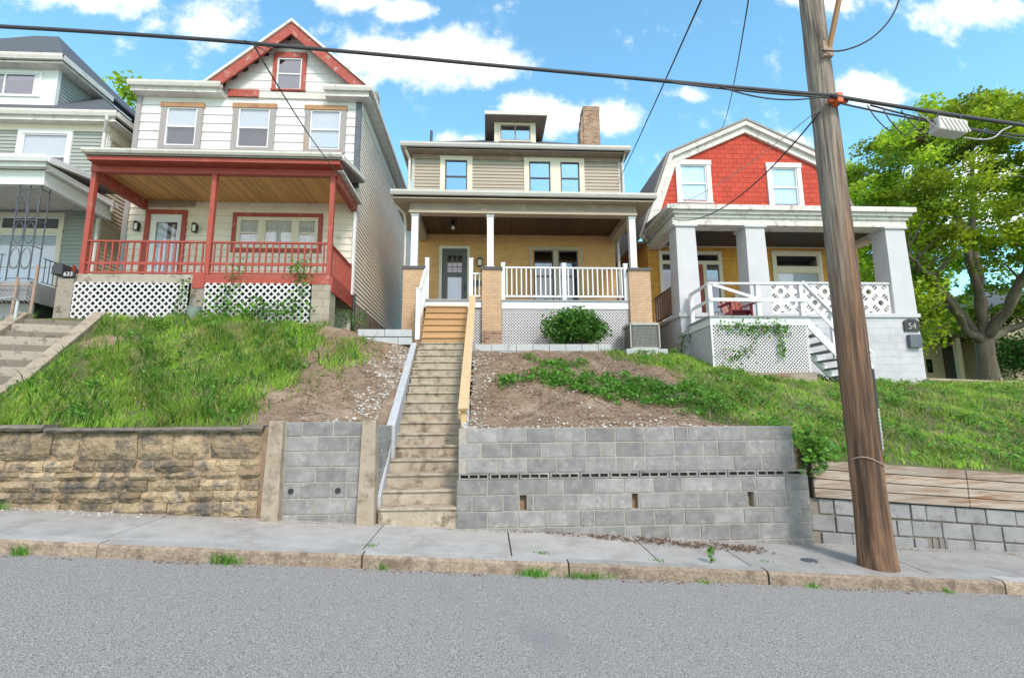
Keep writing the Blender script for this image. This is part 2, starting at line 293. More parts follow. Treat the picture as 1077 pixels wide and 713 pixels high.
def npmesh(name, verts, faces_flat, nper, mat, vals=None, parent=None):
    me = bpy.data.meshes.new(name); nv = len(verts); nf = len(faces_flat)//nper
    me.vertices.add(nv); me.vertices.foreach_set('co', np.asarray(verts, np.float32).ravel())
    me.loops.add(nf*nper); me.loops.foreach_set('vertex_index', np.asarray(faces_flat, np.int32).ravel())
    me.polygons.add(nf); me.polygons.foreach_set('loop_start', np.arange(nf, dtype=np.int32)*nper); me.polygons.foreach_set('loop_total', np.full(nf, nper, np.int32))
    me.update(calc_edges=True)
    if vals is not None:
        at = me.attributes.new('v', 'FLOAT', 'FACE'); at.data.foreach_set('value', np.asarray(vals, np.float32))
    me.materials.append(MATS[mat]); o = bpy.data.objects.new(name, me); col.objects.link(o)
    if parent: o.parent = parent
    return o

# ------------------------------------------------------------------ ground model
PX = [-200, -30, -16, -12.5, -9, -6, -3.6, -2.9, -1.62, -.3, 1, 4, 4.75, 6, 8, 12, 16, 23, 40, 200]
PY = [6.98, 8, 9.6, 11.2, 12.15, 13.2, 16, 22, 30, 60, 400]
PZ = [
 [3.2, 2.2, 1.75, 1.62, 1.52, 1.46, 1.46, 1.48, 1.42, 1.4, 1.38, 1.38, .93, .86, .72, .50, .3, 0., -.8, -2],
 [3.4, 2.5, 2.0, 1.85, 1.75, 1.70, 1.78, 1.82, 1.44, 1.5, 1.62, 1.58, 1.30, 1.12, .95, .75, .6, .3, -.5, -2],
 [3.6, 3.0, 2.6, 2.35, 2.40, 2.35, 2.55, 2.60, 2.12, 2.2, 2.28, 2.14, 2.0, 1.75, 1.55, 1.35, 1.2, .9, .2, -1],
 [4.0, 3.6, 3.4, 3.25, 3.40, 3.35, 3.30, 3.15, 2.86, 2.93, 2.88, 2.78, 2.68, 2.45, 2.22, 1.90, 1.75, 1.5, .9, 0],
 [4.2, 4.0, 3.95, 3.92, 4.02, 4.00, 3.72, 3.55, 3.24, 3.24, 3.22, 3.15, 3.05, 2.75, 2.45, 2.2, 2.05, 1.8, 1.3, 0],
 [4.4, 4.2, 4.10, 4.05, 4.02, 4.02, 3.85, 3.70, 3.33, 3.32, 3.28, 3.22, 3.18, 3.00, 2.65, 2.42, 2.25, 2.1, 1.7, .5],
 [4.8, 4.6, 4.4, 4.35, 4.4, 4.4, 4.3, 4.1, 3.5, 3.45, 3.4, 3.35, 3.3, 3.2, 3.0, 2.62, 2.5, 2.4, 2.1, 1],
 [5.5, 5.3, 5.2, 5.2, 5.2, 5.2, 5.1, 5.0, 4.5, 4.3, 4.2, 4.0, 3.9, 3.7, 3.4, 3.0, 3.0, 3.0, 2.9, 2],
 [6, 6, 6, 6, 6, 6, 5.8, 5.5, 5.0, 4.8, 4.6, 4.4, 4.2, 3.9, 3.6, 3.3, 3.3, 3.3, 3.3, 2.5],
 [7, 7, 7, 7, 7, 7, 6.5, 6.2, 5.6, 5.4, 5.2, 5, 4.6, 4.3, 4, 3.8, 3.8, 3.8, 3.8, 3],
 [7, 7, 7, 7, 7, 7, 6.5, 6.2, 5.6, 5.4, 5.2, 5, 4.6, 4.3, 4, 3.8, 3.8, 3.8, 3.8, 3]]
PXa, PYa, PZa = map(np.array, (PX, PY, PZ))
def gz(x, y, rough=True):
    x = np.asarray(x, float); y = np.asarray(y, float)
    i = np.clip(np.searchsorted(PXa, x)-1, 0, len(PX)-2); j = np.clip(np.searchsorted(PYa, y)-1, 0, len(PY)-2)
    fx = np.clip((x-PXa[i])/(PXa[i+1]-PXa[i]), 0, 1); fy = np.clip((y-PYa[j])/(PYa[j+1]-PYa[j]), 0, 1)
    z = PZa[j, i]*(1-fx)*(1-fy)+PZa[j, i+1]*fx*(1-fy)+PZa[j+1, i]*(1-fx)*fy+PZa[j+1, i+1]*fx*fy
    if rough:
        k = np.clip((y-6.98)/.6, 0, 1)
        z = z+k*(.035*np.sin(2.1*x+1.3*y)+.03*np.sin(3.7*x-2.9*y+1)+.018*np.sin(7.3*x+5.1*y)+.012*np.sin(11*x-13*y))
    return z
def pave(x, y): return -.060*x+.03*y-.077          # pavement surface
def roadz(x): return -.060*x-.04                    # road surface at the kerb
def steps_z(y): return .17+(y-6.95)*(3.38-.17)/(12.2-6.95)
# the bank and the yards behind it: one sheet, dropped below the two flights of concrete steps
xs = np.unique(np.concatenate([np.linspace(-200, -30, 10), np.linspace(-30, -14, 20), np.arange(-14, 16, .16), np.linspace(16, 40, 40), np.linspace(40, 200, 10), [-1.60, -1.53, -.33, -.27, 4.36, 4.50]]))
ys = np.unique(np.concatenate([np.arange(6.98, 14, .16), np.linspace(14, 30, 40), np.linspace(30, 400, 16)]))
GX, GY = np.meshgrid(xs, ys); GZ = gz(GX, GY)
inside = (GX > -1.58) & (GX < -.29) & (GY < 12.6)
GZ = np.where(inside, np.minimum(GZ, steps_z(GY)-.75), GZ)
sx = -9.33+(12-GY)*.31
in0 = (GX < sx+.17) & (GX > sx-1.45) & (GY < 12.1) & (GY > 7.1)
GZ = np.where(in0, np.minimum(GZ, 3.7-.62*(12-GY)-.45), GZ)
GX = np.vstack([GX[:1], GX]); GY = np.vstack([np.where(GX[:1] > 4.4, 7.6, 6.977), GY]); GZ = np.vstack([np.full((1, len(xs)), -3.5), GZ]); ys = np.concatenate([[6.977], ys])
nx, ny = len(xs), len(ys)
idx = np.arange(nx*ny).reshape(ny, nx)
fc = np.stack([idx[:-1, :-1], idx[:-1, 1:], idx[1:, 1:], idx[1:, :-1]], -1).reshape(-1, 4)
g = npmesh('ground', np.stack([GX, GY, GZ], -1).reshape(-1, 3), fc.ravel(), 4, 'dirt'); tag(g, kind='structure')
g.data.materials.append(MATS['soil_green']); g.data.shade_smooth()
# lawn areas (also used for the blades)
def vnoise(x, y, s, seed=0):
    return np.sin(x*s+seed)*np.cos(y*s*1.13+seed*2)+.6*np.sin(x*s*2.3+y*s*1.7+seed)+.4*np.cos(x*s*4.1-y*s*3.3+seed*3)
def lawn_density(x, y):
    d = np.zeros_like(x)
    left = x < -1.6
    edge = -3.12-.10*(y-7)+.22*vnoise(x, y, 1.9)-.35*np.clip((9.5-y)/2.5, 0, 1)*0
    dl = np.clip((edge-x)*2.2, 0, 1)
    bare = np.exp(-(((x+8.2)/.55)**2+((y-11.0)/.5)**2))
    dl = dl*(1-.85*bare)
    dl = np.where(left, np.maximum(dl, .28*np.exp(-(((x+2.9)/.35)**2+((y-10.4)/1.1)**2))*2.2), 0)
    right = x > -.3
    lim = 3.45+.32*vnoise(x, y, 1.3, 2)-.9*np.clip((y-10.9)/1.2, 0, 1)+.9*np.clip((8.3-y)/1.2, 0, 1)+.4*np.exp(-((y-10.0)/.6)**2)
    dr = np.clip((x-lim)*2.0, .0, 1)
    bare2 = np.exp(-(((x-3.9)/.75)**2+((y-10.6)/.33)**2)); bare3 = np.exp(-(((x-8.4)/.8)**2+((y-9)/.3)**2))
    dr = dr*(1-.95*bare2)*(1-.6*bare3)
    d = np.where(left, dl, np.where(right, dr, 0))
    return np.clip(d, 0, 1)
cen = (GX[:-1, :-1]+.08, GY[:-1, :-1]+.08)
mi = (lawn_density(*cen) > .45).astype(np.int32)
mi = np.where((cen[1] > 13.4) & (cen[0] > -30), 1, mi)
g.data.polygons.foreach_set('material_index', mi.ravel())

# road, kerb, pavement
m = MB(); X0, X1 = -90, 90
n = 2
m.add([(X0, -60, roadz(X0)), (X1, -60, roadz(X1)), (X1, 5.62, roadz(X1)), (X0, 5.62, roadz(X0))], [(0, 1, 2, 3)])
tag(m.build('road', 'asphalt'), kind='structure')
m = MB(); x = -40.0; k = 0
while x < 40:
    x2 = x+random.choice([2.2, 2.7, 1.9, 3.1])
    def kz(q): return pave(q, 5.66)
    y0 = 5.62+random.uniform(-.012, .012)
    nn = 10; xsg = [x+(x2-.018-x)*i/nn for i in range(nn+1)]
    vs = []; 
    for q in xsg:
        j = .006*math.sin(q*13)+random.uniform(-.006, .006)
        vs += [(q, y0+j, roadz(q)-.1), (q, y0+j*.6+.006, kz(q)-.03), (q, y0+.03, kz(q)+random.uniform(-.003, .002)), (q, 5.80, kz(q)+.006), (q, 5.80, kz(q)-.2)]
    fs = [(i*5+a, (i+1)*5+a, (i+1)*5+a+1, i*5+a+1) for i in range(nn) for a in range(4)]+[(0, 1, 2, 3, 4), tuple(nn*5+a for a in (4, 3, 2, 1, 0))]
    m.add(vs, fs); x = x2
kb = m.build('kerb', 'kerb'); tag(kb, kind='structure'); kb.data.materials.append(MATS['sidewalk'])
for p in kb.data.polygons: p.material_index = 1 if (abs(p.normal.z) > .85 and p.center.y > 5.66) else 0
m = MB(); jx = [-30, -27, -24, -21, -18, -15.2, -12.4, -9.6, -6.9, -4.1, -1.35, .285, 1.95, 3.0, 5.1, 7.2, 9.5, 12, 15, 18, 21, 24, 30]
for a, b in zip(jx[:-1], jx[1:]):
    sk = -.14 if a < -1 else (.0 if a < 2.5 else 0)
    v = random.uniform(.35, .75) if a < 2.5 else random.uniform(.0, .25)
    e = .007
    pts = []
    for dz in (-.25, 0):
        for (px, py) in ((a+e, 5.81), (b-e, 5.81), (b-e-sk*0, 6.97), (a+e, 6.97)):
            pts.append((px, py, pave(px, py)+dz))
    m.hexa(pts, v)
tag(m.build('sidewalk', 'sidewalk', bevel=.006), kind='structure')
m = MB(); m.add([(X0, 5.8, roadz(X0)-.1), (X1, 5.8, roadz(X1)-.1), (X1, 7.0, roadz(X1)), (X0, 7.0, roadz(X0))], [(0, 1, 2, 3)])
tag(m.build('earth_bed', 'dirt'), kind='structure')

# ------------------------------------------------------------------ retaining walls
def block_courses(m, x0, x1, y, courses, L=.41, g=.016, depth=.19, holes=(), shift=0., slope=0., zx=0., jit=.003):
    """courses: list of (zb, zt). holes: (xa, xb, za, zb). slope: rows fall along x"""
    for ci, (za, zb) in enumerate(courses):
        x = x0-(L/2 if (ci % 2) else 0)+shift
        while x < x1:
            L_ = L
            if random.random() < .12: L_ = L/2
            a, b = max(x, x0), min(x+L_, x1); x += L_
            if b-a < .05: continue
            hs = [h for h in holes if h[0] < b and h[1] > a and h[2] < (za+zb)/2 < h[3]]
            segs = [(a, b)]
            for h in hs:
                segs = [q for s_ in segs for q in ((s_[0], min(s_[1], h[0])), (max(s_[0], h[1]), s_[1])) if q[1]-q[0] > .03]
            v = random.random()
            for (p, q) in segs:
                d1, d2 = slope*(p-zx), slope*(q-zx); j = random.uniform(-jit, jit)
                p += g/2; q -= g/2
                m.hexa([(p, y+j, za+g/2+d1), (q, y+j, za+g/2+d2), (q, y+depth, za+g/2+d2), (p, y+depth, za+g/2+d1), (p, y+j, zb-g/2+d1), (q, y+j, zb-g/2+d2), (q, y+depth, zb-g/2+d2), (p, y+depth, zb-g/2+d1)], v)
# large grey wall right of the steps
w1 = thing('retaining_wall', 'long grey concrete block retaining wall with three weep holes, right of the steps', 'retaining wall', (2, 6.9, 0))
m = MB()
hl = [(.45, .545, .36, .57), (1.97, 2.06, .36, .57), (3.58, 3.67, .36, .57)]
block_courses(m, -.37, 4.30, 6.90, [(1.25, 1.45), (1.05, 1.25), (.85, 1.05)], shift=.1)
block_courses(m, -.39, 4.46, 6.885, [(.57, .77), (.36, .57), (.15, .36), (-.06, .15), (-.27, -.06), (-.47, -.27)], holes=hl)
m.build('blocks', 'block', w1, bevel=.008)
m = MB(); m.box(-.37, 4.30, 6.908, 7.09, .85, 1.447)
for a, b in ((-.388, .45), (.545, 1.97), (2.06, 3.58), (3.67, 4.455)): m.box(a, b, 6.894, 7.088, .365, .565)
m.box(-.388, 4.455, 6.8945, 7.087, -.5, .364); m.box(-.388, 4.455, 6.8945, 7.087, .566, .768); m.box(-.389, 4.45, 7.02, 7.0875, .3, .7)
m.build('mortar_bed', 'mortar', w1)
m = MB(); x = -.37                                   # the slotted course: blocks laid on their side, three openings each
while x < 4.42:
    b = min(x+.41, 4.44)
    m.box(x+.006, b-.006, 6.885, 7.08, .772, .790); m.box(x+.006, b-.006, 6.885, 7.08, .832, .848)
    n = 4 if b-x > .3 else 2
    for i in range(n):
        q = x+.006+(b-x-.012-.022)*i/(n-1); m.box(q, q+.022, 6.886, 7.079, .790, .832)
    x += .41
m.build('slotted_course', 'block', w1)
m = MB(); m.box(-.37, 4.43, 7.03, 7.086, .770, .849); m.build('slot_back', 'shade_and_black', w1)  # dark sheet painting the shade inside the slots
# small block wall between two concrete posts, left of the steps
w2 = thing('retaining_wall', 'short grey block retaining wall between two concrete posts, left of the concrete steps', 'retaining wall', (-2.2, 6.9, 0))
m = MB()
block_courses(m, -2.68, -1.64, 6.93, [(1.36, 1.555), (1.16, 1.36), (.96, 1.16), (.76, .96), (.555, .76), (.35, .555), (.14, .35)], shift=-.2)
m.build('blocks', 'block', w2, bevel=.008)
m = MB(tf=lambda p: (p[1], p[0], p[2]))
block_courses(m, 7.04, 8.02, -1.475, [(1.29, 1.49), (1.09, 1.29), (.89, 1.09), (.69, .89), (.48, .69), (.28, .48)], depth=-.12)
m.build('side_blocks', 'block', w2, bevel=.008)
m = MB(); m.box(-2.70, -1.62, 6.94, 7.09, .1, 1.55); m.box(-1.59, -1.478, 7.04, 8.0, .1, 1.485); m.build('mortar_bed', 'mortar', w2)
for a in (-2.885, -1.665):
    m = MB(); m.hexa([(a-.02, 6.80, .05), (a+.215, 6.80, .05), (a+.215, 7.04, .05), (a-.02, 7.04, .05), (a+.01, 6.84, 1.57), (a+.19, 6.84, 1.57), (a+.19, 7.04, 1.57), (a+.01, 7.04, 1.57)])
    m.build('concrete_post', 'concrete', w2, bevel=.01)
m = MB()
for x in (-2.57, -1.96):
    m.tube([(x, 6.915, .655), (x, 7.05, .655)], .036, 12)
m.build('drain_pipe', 'sign_black', w2)
# old sandstone wall
w3 = thing('stone_wall', 'black stained tan sandstone wall with thin capstones under the grass bank at left', 'retaining wall', (-6, 6.95, 0))
m = MB(); cap = MB()
def slab(mm, a, b, y, za, zb, v, j=.02, dep=.3):
    p = []
    for yy in (y, y+dep):
        pass
    r_ = lambda: random.uniform(-j, j)
    n = max(2, int((b-a)/.09)); k = max(2, int((zb-za)/.07))
    base = len(mm.v); vs = []
    bulge = random.uniform(.0, .03)
    for i in range(n+1):
        for q in range(k+1):
            fx, fz = i/n, q/k; e = min(fx, 1-fx, )*n; ez = min(fz, 1-fz)*k
            off = (.022 if e < .5 else 0)+(.022 if ez < .5 else 0)
            xx = a+(b-a)*fx+(random.uniform(-.012, .012)); zz = za+(zb-za)*fz+random.uniform(-.009, .009)
            vs.append((xx, y+off-bulge*(1 if off == 0 else 0)+.018*noise.noise(Vector((xx*6, zz*9, v*10)))+random.uniform(-.006, .006), zz))
    nb = len(vs)
    for i in range(n+1):
        for q in range(k+1):
            if i in (0, n) or q in (0, k): pass
    fs = [(i*(k+1)+q, (i+1)*(k+1)+q, (i+1)*(k+1)+q+1, i*(k+1)+q+1) for i in range(n) for q in range(k)]
    # rim back to depth
    rim = [i*(k+1) for i in range(n+1)]+[n*(k+1)+q for q in range(1, k+1)]+[i*(k+1)+k for i in range(n-1, -1, -1)]+[q for q in range(k-1, 0, -1)]
    bk = []
    for r0 in rim:
        x_, y_, z_ = vs[r0]; bk.append(len(vs)); vs.append((x_, y+dep, z_))
    for i in range(len(rim)):
        i2 = (i+1) % len(rim); fs.append((rim[i], bk[i], bk[i2], rim[i2]))
    mm.add(vs, fs, v)
rows = [(1.08, 1.42, .3, .85), (.93, 1.07, .2, .6), (.82, .92, .16, .5), (.68, .81, .2, .55), (.54, .67, .18, .6), (.34, .53, .25, .75), (.16, .33, .3, .7), (-.0, .15, .4, .9)]
for (za, zb, la, lb) in rows:
    x = -22.0+random.random()*.4
    while x < -3.0:
        b = min(x+random.uniform(la, lb), -2.99)
        if -3.0-b < .15: b = -3.0
        sl = .035*max(0, -5.5-x)*.5
        dz = 0
        if zb-za > .22 and random.random() < .25 and za < 1:
            mid = (za+zb)/2+random.uniform(-.03, .03)
            slab(m, x+.008, b-.008, 6.93, za+sl, mid-.008+sl, random.random()); slab(m, x+.008, b-.008, 6.935, mid+.008+sl, zb+sl, random.random())
        else: slab(m, x+.008, b-.008, 6.93+random.uniform(-.015, .02), za+sl, zb+sl, random.random())
        x = b
    
x = -22.0
while x < -3.1:
    b = min(x+random.uniform(.6, 1.6), -2.98); sl = .035*max(0, -5.5-x)*.5
    slab(cap, x+.005, b-.005, 6.86+random.uniform(-.01, .02), 1.43+sl, 1.50+sl+random.uniform(-.01, .015), random.random(), dep=.34); x = b
m.build('stones', 'stone', w3); cap.build('capstone', 'stone_cap', w3)
m = MB(); m.prism([(-22, -.3), (-3.0, -.3), (-3.0, 1.43), (-5.5, 1.43), (-22, 1.72)], 6.975, 7.12); m.build('mortar_bed', 'stone_mortar', w3)
# right hand wall: painted blocks below, weathered planks above
w4 = thing('retaining_wall', 'cracked painted block retaining wall topped by weathered horizontal timber planks, behind the utility pole', 'retaining wall', (9, 6.95, 0))
m = MB(); z0 = [(.245, .46), (.015, .235), (-.21, .01), (-.44, -.22), (-.67, -.45), (-.9, -.68), (-1.1, -.91)]
block_courses(m, 4.50, 20, 6.97, z0, L=.44, g=.016, slope=-.075, zx=4.55, jit=.012, shift=.13, holes=[(6.14, 6.42, -.21, .01)])
m.build('blocks', 'block_painted', w4, bevel=.012)
m = MB(); m.box(6.14, 6.42, 7.05, 7.15, -.4, 0); m.build('opening_back', 'shade_and_black', w4)  # dark sheet painting the shade inside the vent
m = MB()
for q in (6.14, 6.235, 6.33, 6.415): m.box(q, q+.022, 6.985, 7.04, -.33, -.11)
m.build('vent_block', 'block_painted', w4)
m = MB(); m.hexa([(4.50, 7.0, -1), (20, 7.0, -2.1), (20, 7.14, -2.1), (4.5, 7.14, -1), (4.5, 7.0, .455), (20, 7.0, -.70), (20, 7.14, -.70), (4.5, 7.14, .455)])
bm_ = m.build('mortar_bed', 'mortar_dark', w4)
m = MB(); m.hexa([(4.56, 6.965, .46), (20, 6.965, -.70), (20, 7.0, -.70), (4.56, 7.0, .46), (4.56, 6.965, .965), (20, 6.965, -.19), (20, 7.0, -.19), (4.56, 7.0, .965)]); m.build('plank_gap_shade', 'shade_and_black', w4)  # dark sheet added so the gaps between planks look shaded
for r_ in range(4):
    xx = 4.56
    for b in (6.80, 9.1, 11.5, 13.9, 16.4, 20):
        za = .475+.128*r_; s1 = -.075*(xx-4.55); s2 = -.075*(b-4.55); o = random.uniform(-.006, .006)
        m = MB(); y = 6.925+o
        m.hexa([(xx+.004, y, za+s1), (b-.004, y, za+s2), (b-.004, y+.05, za+s2), (xx+.004, y+.05, za+s1), (xx+.004, y, za+.116+s1), (b-.004, y, za+.116+s2), (b-.004, y+.05, za+.116+s2), (xx+.004, y+.05, za+.116+s1)])
        if xx < 9: m.build('plank', 'plank_grey', w4, bevel=.004)
        xx = b
# ------------------------------------------------------------------ concrete steps up to the middle house
st = thing('concrete_steps', 'straight flight of tan concrete steps climbing from the pavement to the middle house', 'steps', (-.9, 6.9, .15))
N_ = 17; z0s = .10; zt = 3.38
m = MB(); lv = [.18+.24+(zt-.42)*i/(N_-1) for i in range(N_)]; tr = (12.2-6.92)/N_
def skew(y): return -.20*(y-6.9)/5.3
for i in range(N_):
    y0 = 6.92+i*tr; y1 = 12.35; zb = (lv[i-1]-.03) if i else z0s-.2; sx0 = skew(y0)
    m.box(-1.43+sx0, -.36+sx0, y0+.015, y0+tr+.06, zb-.1, lv[i]-.035, .5)
    m.box(-1.43+sx0, -.36+sx0, y0-.012, y0+tr+.03, lv[i]-.035, lv[i], .5)
m.build('steps', 'concrete_step', st, bevel=.01)
m = MB()
def slopebox(m, xa, xb, w_, ya, yb, za, zb, h):
    m.hexa([(xa, ya, za-h), (xa+w_, ya, za-h), (xb+w_, yb, zb-h), (xb, yb, zb-h), (xa, ya, za), (xa+w_, ya, za), (xb+w_, yb, zb), (xb, yb, zb)])
slopebox(m, -1.565, -1.84, .135, 8.02, 12.2, 1.49, 3.42, 1.0)
slopebox(m, -1.470, -1.515, .045, 7.06, 8.0, .55, 1.20, .5)
m.build('side_wall', 'concrete_grey', st, bevel=.008)
m = MB(); slopebox(m, -.355, -.50, .11, 7.12, 12.2, 1.10, 3.50, 1.0); m.build('side_wall', 'concrete_grey', st, bevel=.008)
# low sills of blocks at the head of the bank
e1 = MB(); block_courses(e1, -.28, 3.12, 12.17, [(3.20, 3.385), (3.0, 3.2)], L=.41, depth=.2, g=.01)
tag(e1.build('edging', 'concrete_grey', None, bevel=.008), 'low edging of grey blocks below the bush, right of the steps', 'edging')
e1 = MB(); block_courses(e1, -3.15, -1.82, 12.17, [(3.56, 3.75), (3.36, 3.55)], L=.66, depth=.25, g=.01)
tag(e1.build('edging', 'concrete_grey', None, bevel=.01), 'short low edging of grey blocks above the bare soil, left of the steps', 'edging')
# light timber handrail
hr = thing('handrail', 'light new timber handrail board running down the right side of the concrete steps', 'handrail', (-.35, 7.9, 1))
m = MB(); m.bar((-.36, 7.92, 1.72), (-.36, 12.72, 4.72), .165, .05); m.build('rail_board', 'new_wood', hr, bevel=.004)
m = MB(); m.bar((-.42, 7.95, 1.62), (-.42, 12.70, 4.61), .04, .13)
m.build('side_board', 'new_wood', hr, bevel=.004)
for y in (7.99, 10.2, 12.3):
    z = 1.72+(y-7.92)*.625
    m = MB(); m.box(-.40, -.31, y, y+.09, z-.95, z-.06); m.build('post', 'new_wood', hr, bevel=.004)
# concrete steps at the far left, turned a little
a0 = math.atan(.31); s0 = thing('concrete_steps', 'old stained concrete steps with side kerbs, below the black mailbox', 'steps', (-9.97, 12.0, 0), a0, local=True)
m = MB()
for i in range(16):
    zt_ = 3.89-.185*i; y1 = .05-.30*i; m.box(-.62, .60, y1-.30+(.10 if i % 2 == 0 else -.03), y1+.3, zt_-.185, zt_, .05 if i % 2 == 0 else .85)
m.build('steps', 'old_concrete', s0, bevel=.015)
for (xa, xb, top) in ((.60, .84, 4.16), (-.86, -.62, 4.06)):
    m = MB(); m.prismx([(.25, top), (.0, top), (-4.6, top-4.6*.617), (-4.6, top-4.6*.617-.6), (.25, top-.7)], xa, xb); m.build('side_kerb', 'concrete', s0, bevel=.015)

# ------------------------------------------------------------------ building helpers
swapR = lambda X: (lambda p: (X-(p[1]), p[0], p[2]))   # local x runs along +y, local y points into the house (towards -x) from wall plane x = X
swapL = lambda X: (lambda p: (X+(p[1]), p[0], p[2]))
def subtract(seg, holes):
    segs = [seg]
    for h in holes: segs = [q for s_ in segs for q in ((s_[0], min(s_[1], h[0])), (max(s_[0], h[1]), s_[1])) if q[1]-q[0] > .004]
    return segs
def siding(m, x0, x1, z0, z1, y, course=.1, holes=(), lap=.014, xr=None):
    z = z0
    while z < z1-.01:
        zt_ = min(z+course, z1); zm = (z+zt_)/2; a, b = (x0, x1)
        if xr:
            a, b = xr(zm)
            if b-a < .05: z = zt_; continue
        hs = [(h[0], h[1]) for h in holes if h[2] < zm < h[3]]; v = random.random()
        for (p, q) in subtract((a, b), hs):
            m.add([(p, y-lap, z), (q, y-lap, z), (q, y-lap*.12, zt_), (p, y-lap*.12, zt_), (p, y+.01, z), (q, y+.01, z)], [(0, 1, 2, 3), (0, 4, 5, 1)], v)
        z = zt_
def panel(m, x0, x1, z0, z1, y0, y1, holes=()):
    zs = sorted(set([z0, z1]+[min(max(h[k], z0), z1) for h in holes for k in (2, 3)]))
    for za, zb in zip(zs[:-1], zs[1:]):
        if zb-za < 1e-4: continue
        hs = [(h[0], h[1]) for h in holes if h[2] < (za+zb)/2 < h[3]]
        for (p, q) in subtract((x0, x1), hs): m.box(p, q, y0, y1, za, zb, .5)
def frame(m, x0, x1, z0, z1, y0, y1, w_, wt=None, wb=None):
    wt = wt or w_; wb = wb or w_
    m.box(x0, x0+w_, y0, y1, z0, z1); m.box(x1-w_, x1, y0, y1, z0, z1)
    m.box(x0+w_, x1-w_, y0, y1, z1-wt, z1); m.box(x0+w_, x1-w_, y0, y1, z0, z0+wb)
def window(root, x0, x1, z0, z1, y, cas=.10, casm='white_trim', sashm='white_trim', style='double', blind=.0, curtain=None, glass='glass', head=None, headm=None, tf=None, sill=True, name='window', depth=.10, casd=.035):
    """outer casing x0..x1, z0..z1 on wall plane y; returns the window part"""
    m = MB(tf); 
    ht = head or cas
    m.box(x0, x0+cas, y-casd, y+.05, z0, z1-ht); m.box(x1-cas, x1, y-casd, y+.05, z0, z1-ht)
    if not headm: m.box(x0, x1, y-casd-.002, y+.05, z1-ht, z1)
    if sill: m.box(x0-.015, x1+.015, y-casd-.03, y+.05, z0-.045, z0)
    else: m.box(x0+cas, x1-cas, y-casd, y+.05, z0, z0+cas*.7)
    wn = m.build(name, casm, root, bevel=.003)
    if headm:
        m = MB(tf); m.box(x0-.02, x1+.02, y-casd-.02, y+.05, z1-ht, z1); m.build('head_board', headm, wn, bevel=.003)
    a, b, c, d = x0+cas, x1-cas, z0+(0 if sill else cas*.7), z1-ht
    f = .04
    m = MB(tf); frame(m, a, b, c, d, y-.012, y+.07, f)
    if style == 'double': zm = (c+d)/2; m.box(a+f, b-f, y-.008, y+.06, zm-.022, zm+.022)
    if style == 'slider': xm = (a+b)/2; m.box(xm-.022, xm+.022, y-.008, y+.06, c+f, d-f)
    m.build('sash', sashm, wn, bevel=.003)
    m = MB(tf); m.box(a+f-.002, b-f+.002, y+.020, y+.024, c+f-.002, d-f+.002); m.build('pane', glass, wn)
    m = MB(tf); m.box(a+.004, b-.004, y+depth-.008, y+depth-.004, c+.004, d-.004); m.build('room_shade', 'shade_and_black', wn)  # dark sheet behind the glass stands in for the unlit room
    if blind > 0:
        m = MB(tf); zb = d-(d-c)*blind; k = int((d-zb)/.05)
        for i in range(k):
            z = d-i*.05; m.add([(a+.02, y+.045, z), (b-.02, y+.045, z), (b-.02, y+.052, z-.047), (a+.02, y+.052, z-.047)], [(0, 1, 2, 3)], .5)
        m.build('blind', 'blind', wn)
    if curtain:
        m = MB(tf); ca, cb = (a+.02, b-.02) if curtain == True else (a+(b-a)*curtain[0], a+(b-a)*curtain[1]); n_ = int((cb-ca)/.02); vs = []
        for i in range(n_+1):
            x = ca+(cb-ca)*i/n_; yy = y+.055+.012*math.sin(x*70)+.006*math.sin(x*31); vs += [(x, yy, c+.01), (x, yy, d-.01)]
        m.add(vs, [(2*i, 2*i+2, 2*i+3, 2*i+1) for i in range(n_)], .5); m.build('curtain', 'curtain', wn)
    return wn
def lattice(m, x0, x1, z0, z1, y, pitch, wid, th=.006):
    """two crossed layers of thin strips clipped to the rectangle"""
    W, H = x1-x0, z1-z0; st_ = pitch*math.sqrt(2); hw = wid/math.sqrt(2)
    def clip(poly):
        def half(P, ax, lim, keep_less):
            o = []
            for i in range(len(P)):
                a, b = P[i], P[(i+1) % len(P)]; ia = (a[ax] <= lim) == keep_less or a[ax] == lim; ib = (b[ax] <= lim) == keep_less or b[ax] == lim
                if ia: o.append(a)
                if ia != ib:
                    t_ = (lim-a[ax])/(b[ax]-a[ax]); q = [a[0]+(b[0]-a[0])*t_, a[1]+(b[1]-a[1])*t_]; q[ax] = lim; o.append(tuple(q))
            return o
        for ax, lim, kl in ((0, 0, False), (0, W, True), (1, 0, False), (1, H, True)):
            poly = half(poly, ax, lim, kl)
            if len(poly) < 3: return None
        return poly
    for s_, yy in ((1, y), (-1, y+th+.001)):
        c = -H if s_ == 1 else 0
        end = W if s_ == 1 else W+H
        c += (st_/2)
        while c < end:
            P = [(c-hw, 0), (c+hw, 0), (c+hw+s_*H, H), (c-hw+s_*H, H)]
            P = clip(P)
            if P: m.prism([(x0+a, z0+b) for a, b in P], yy, yy+th, .5)
            c += st_
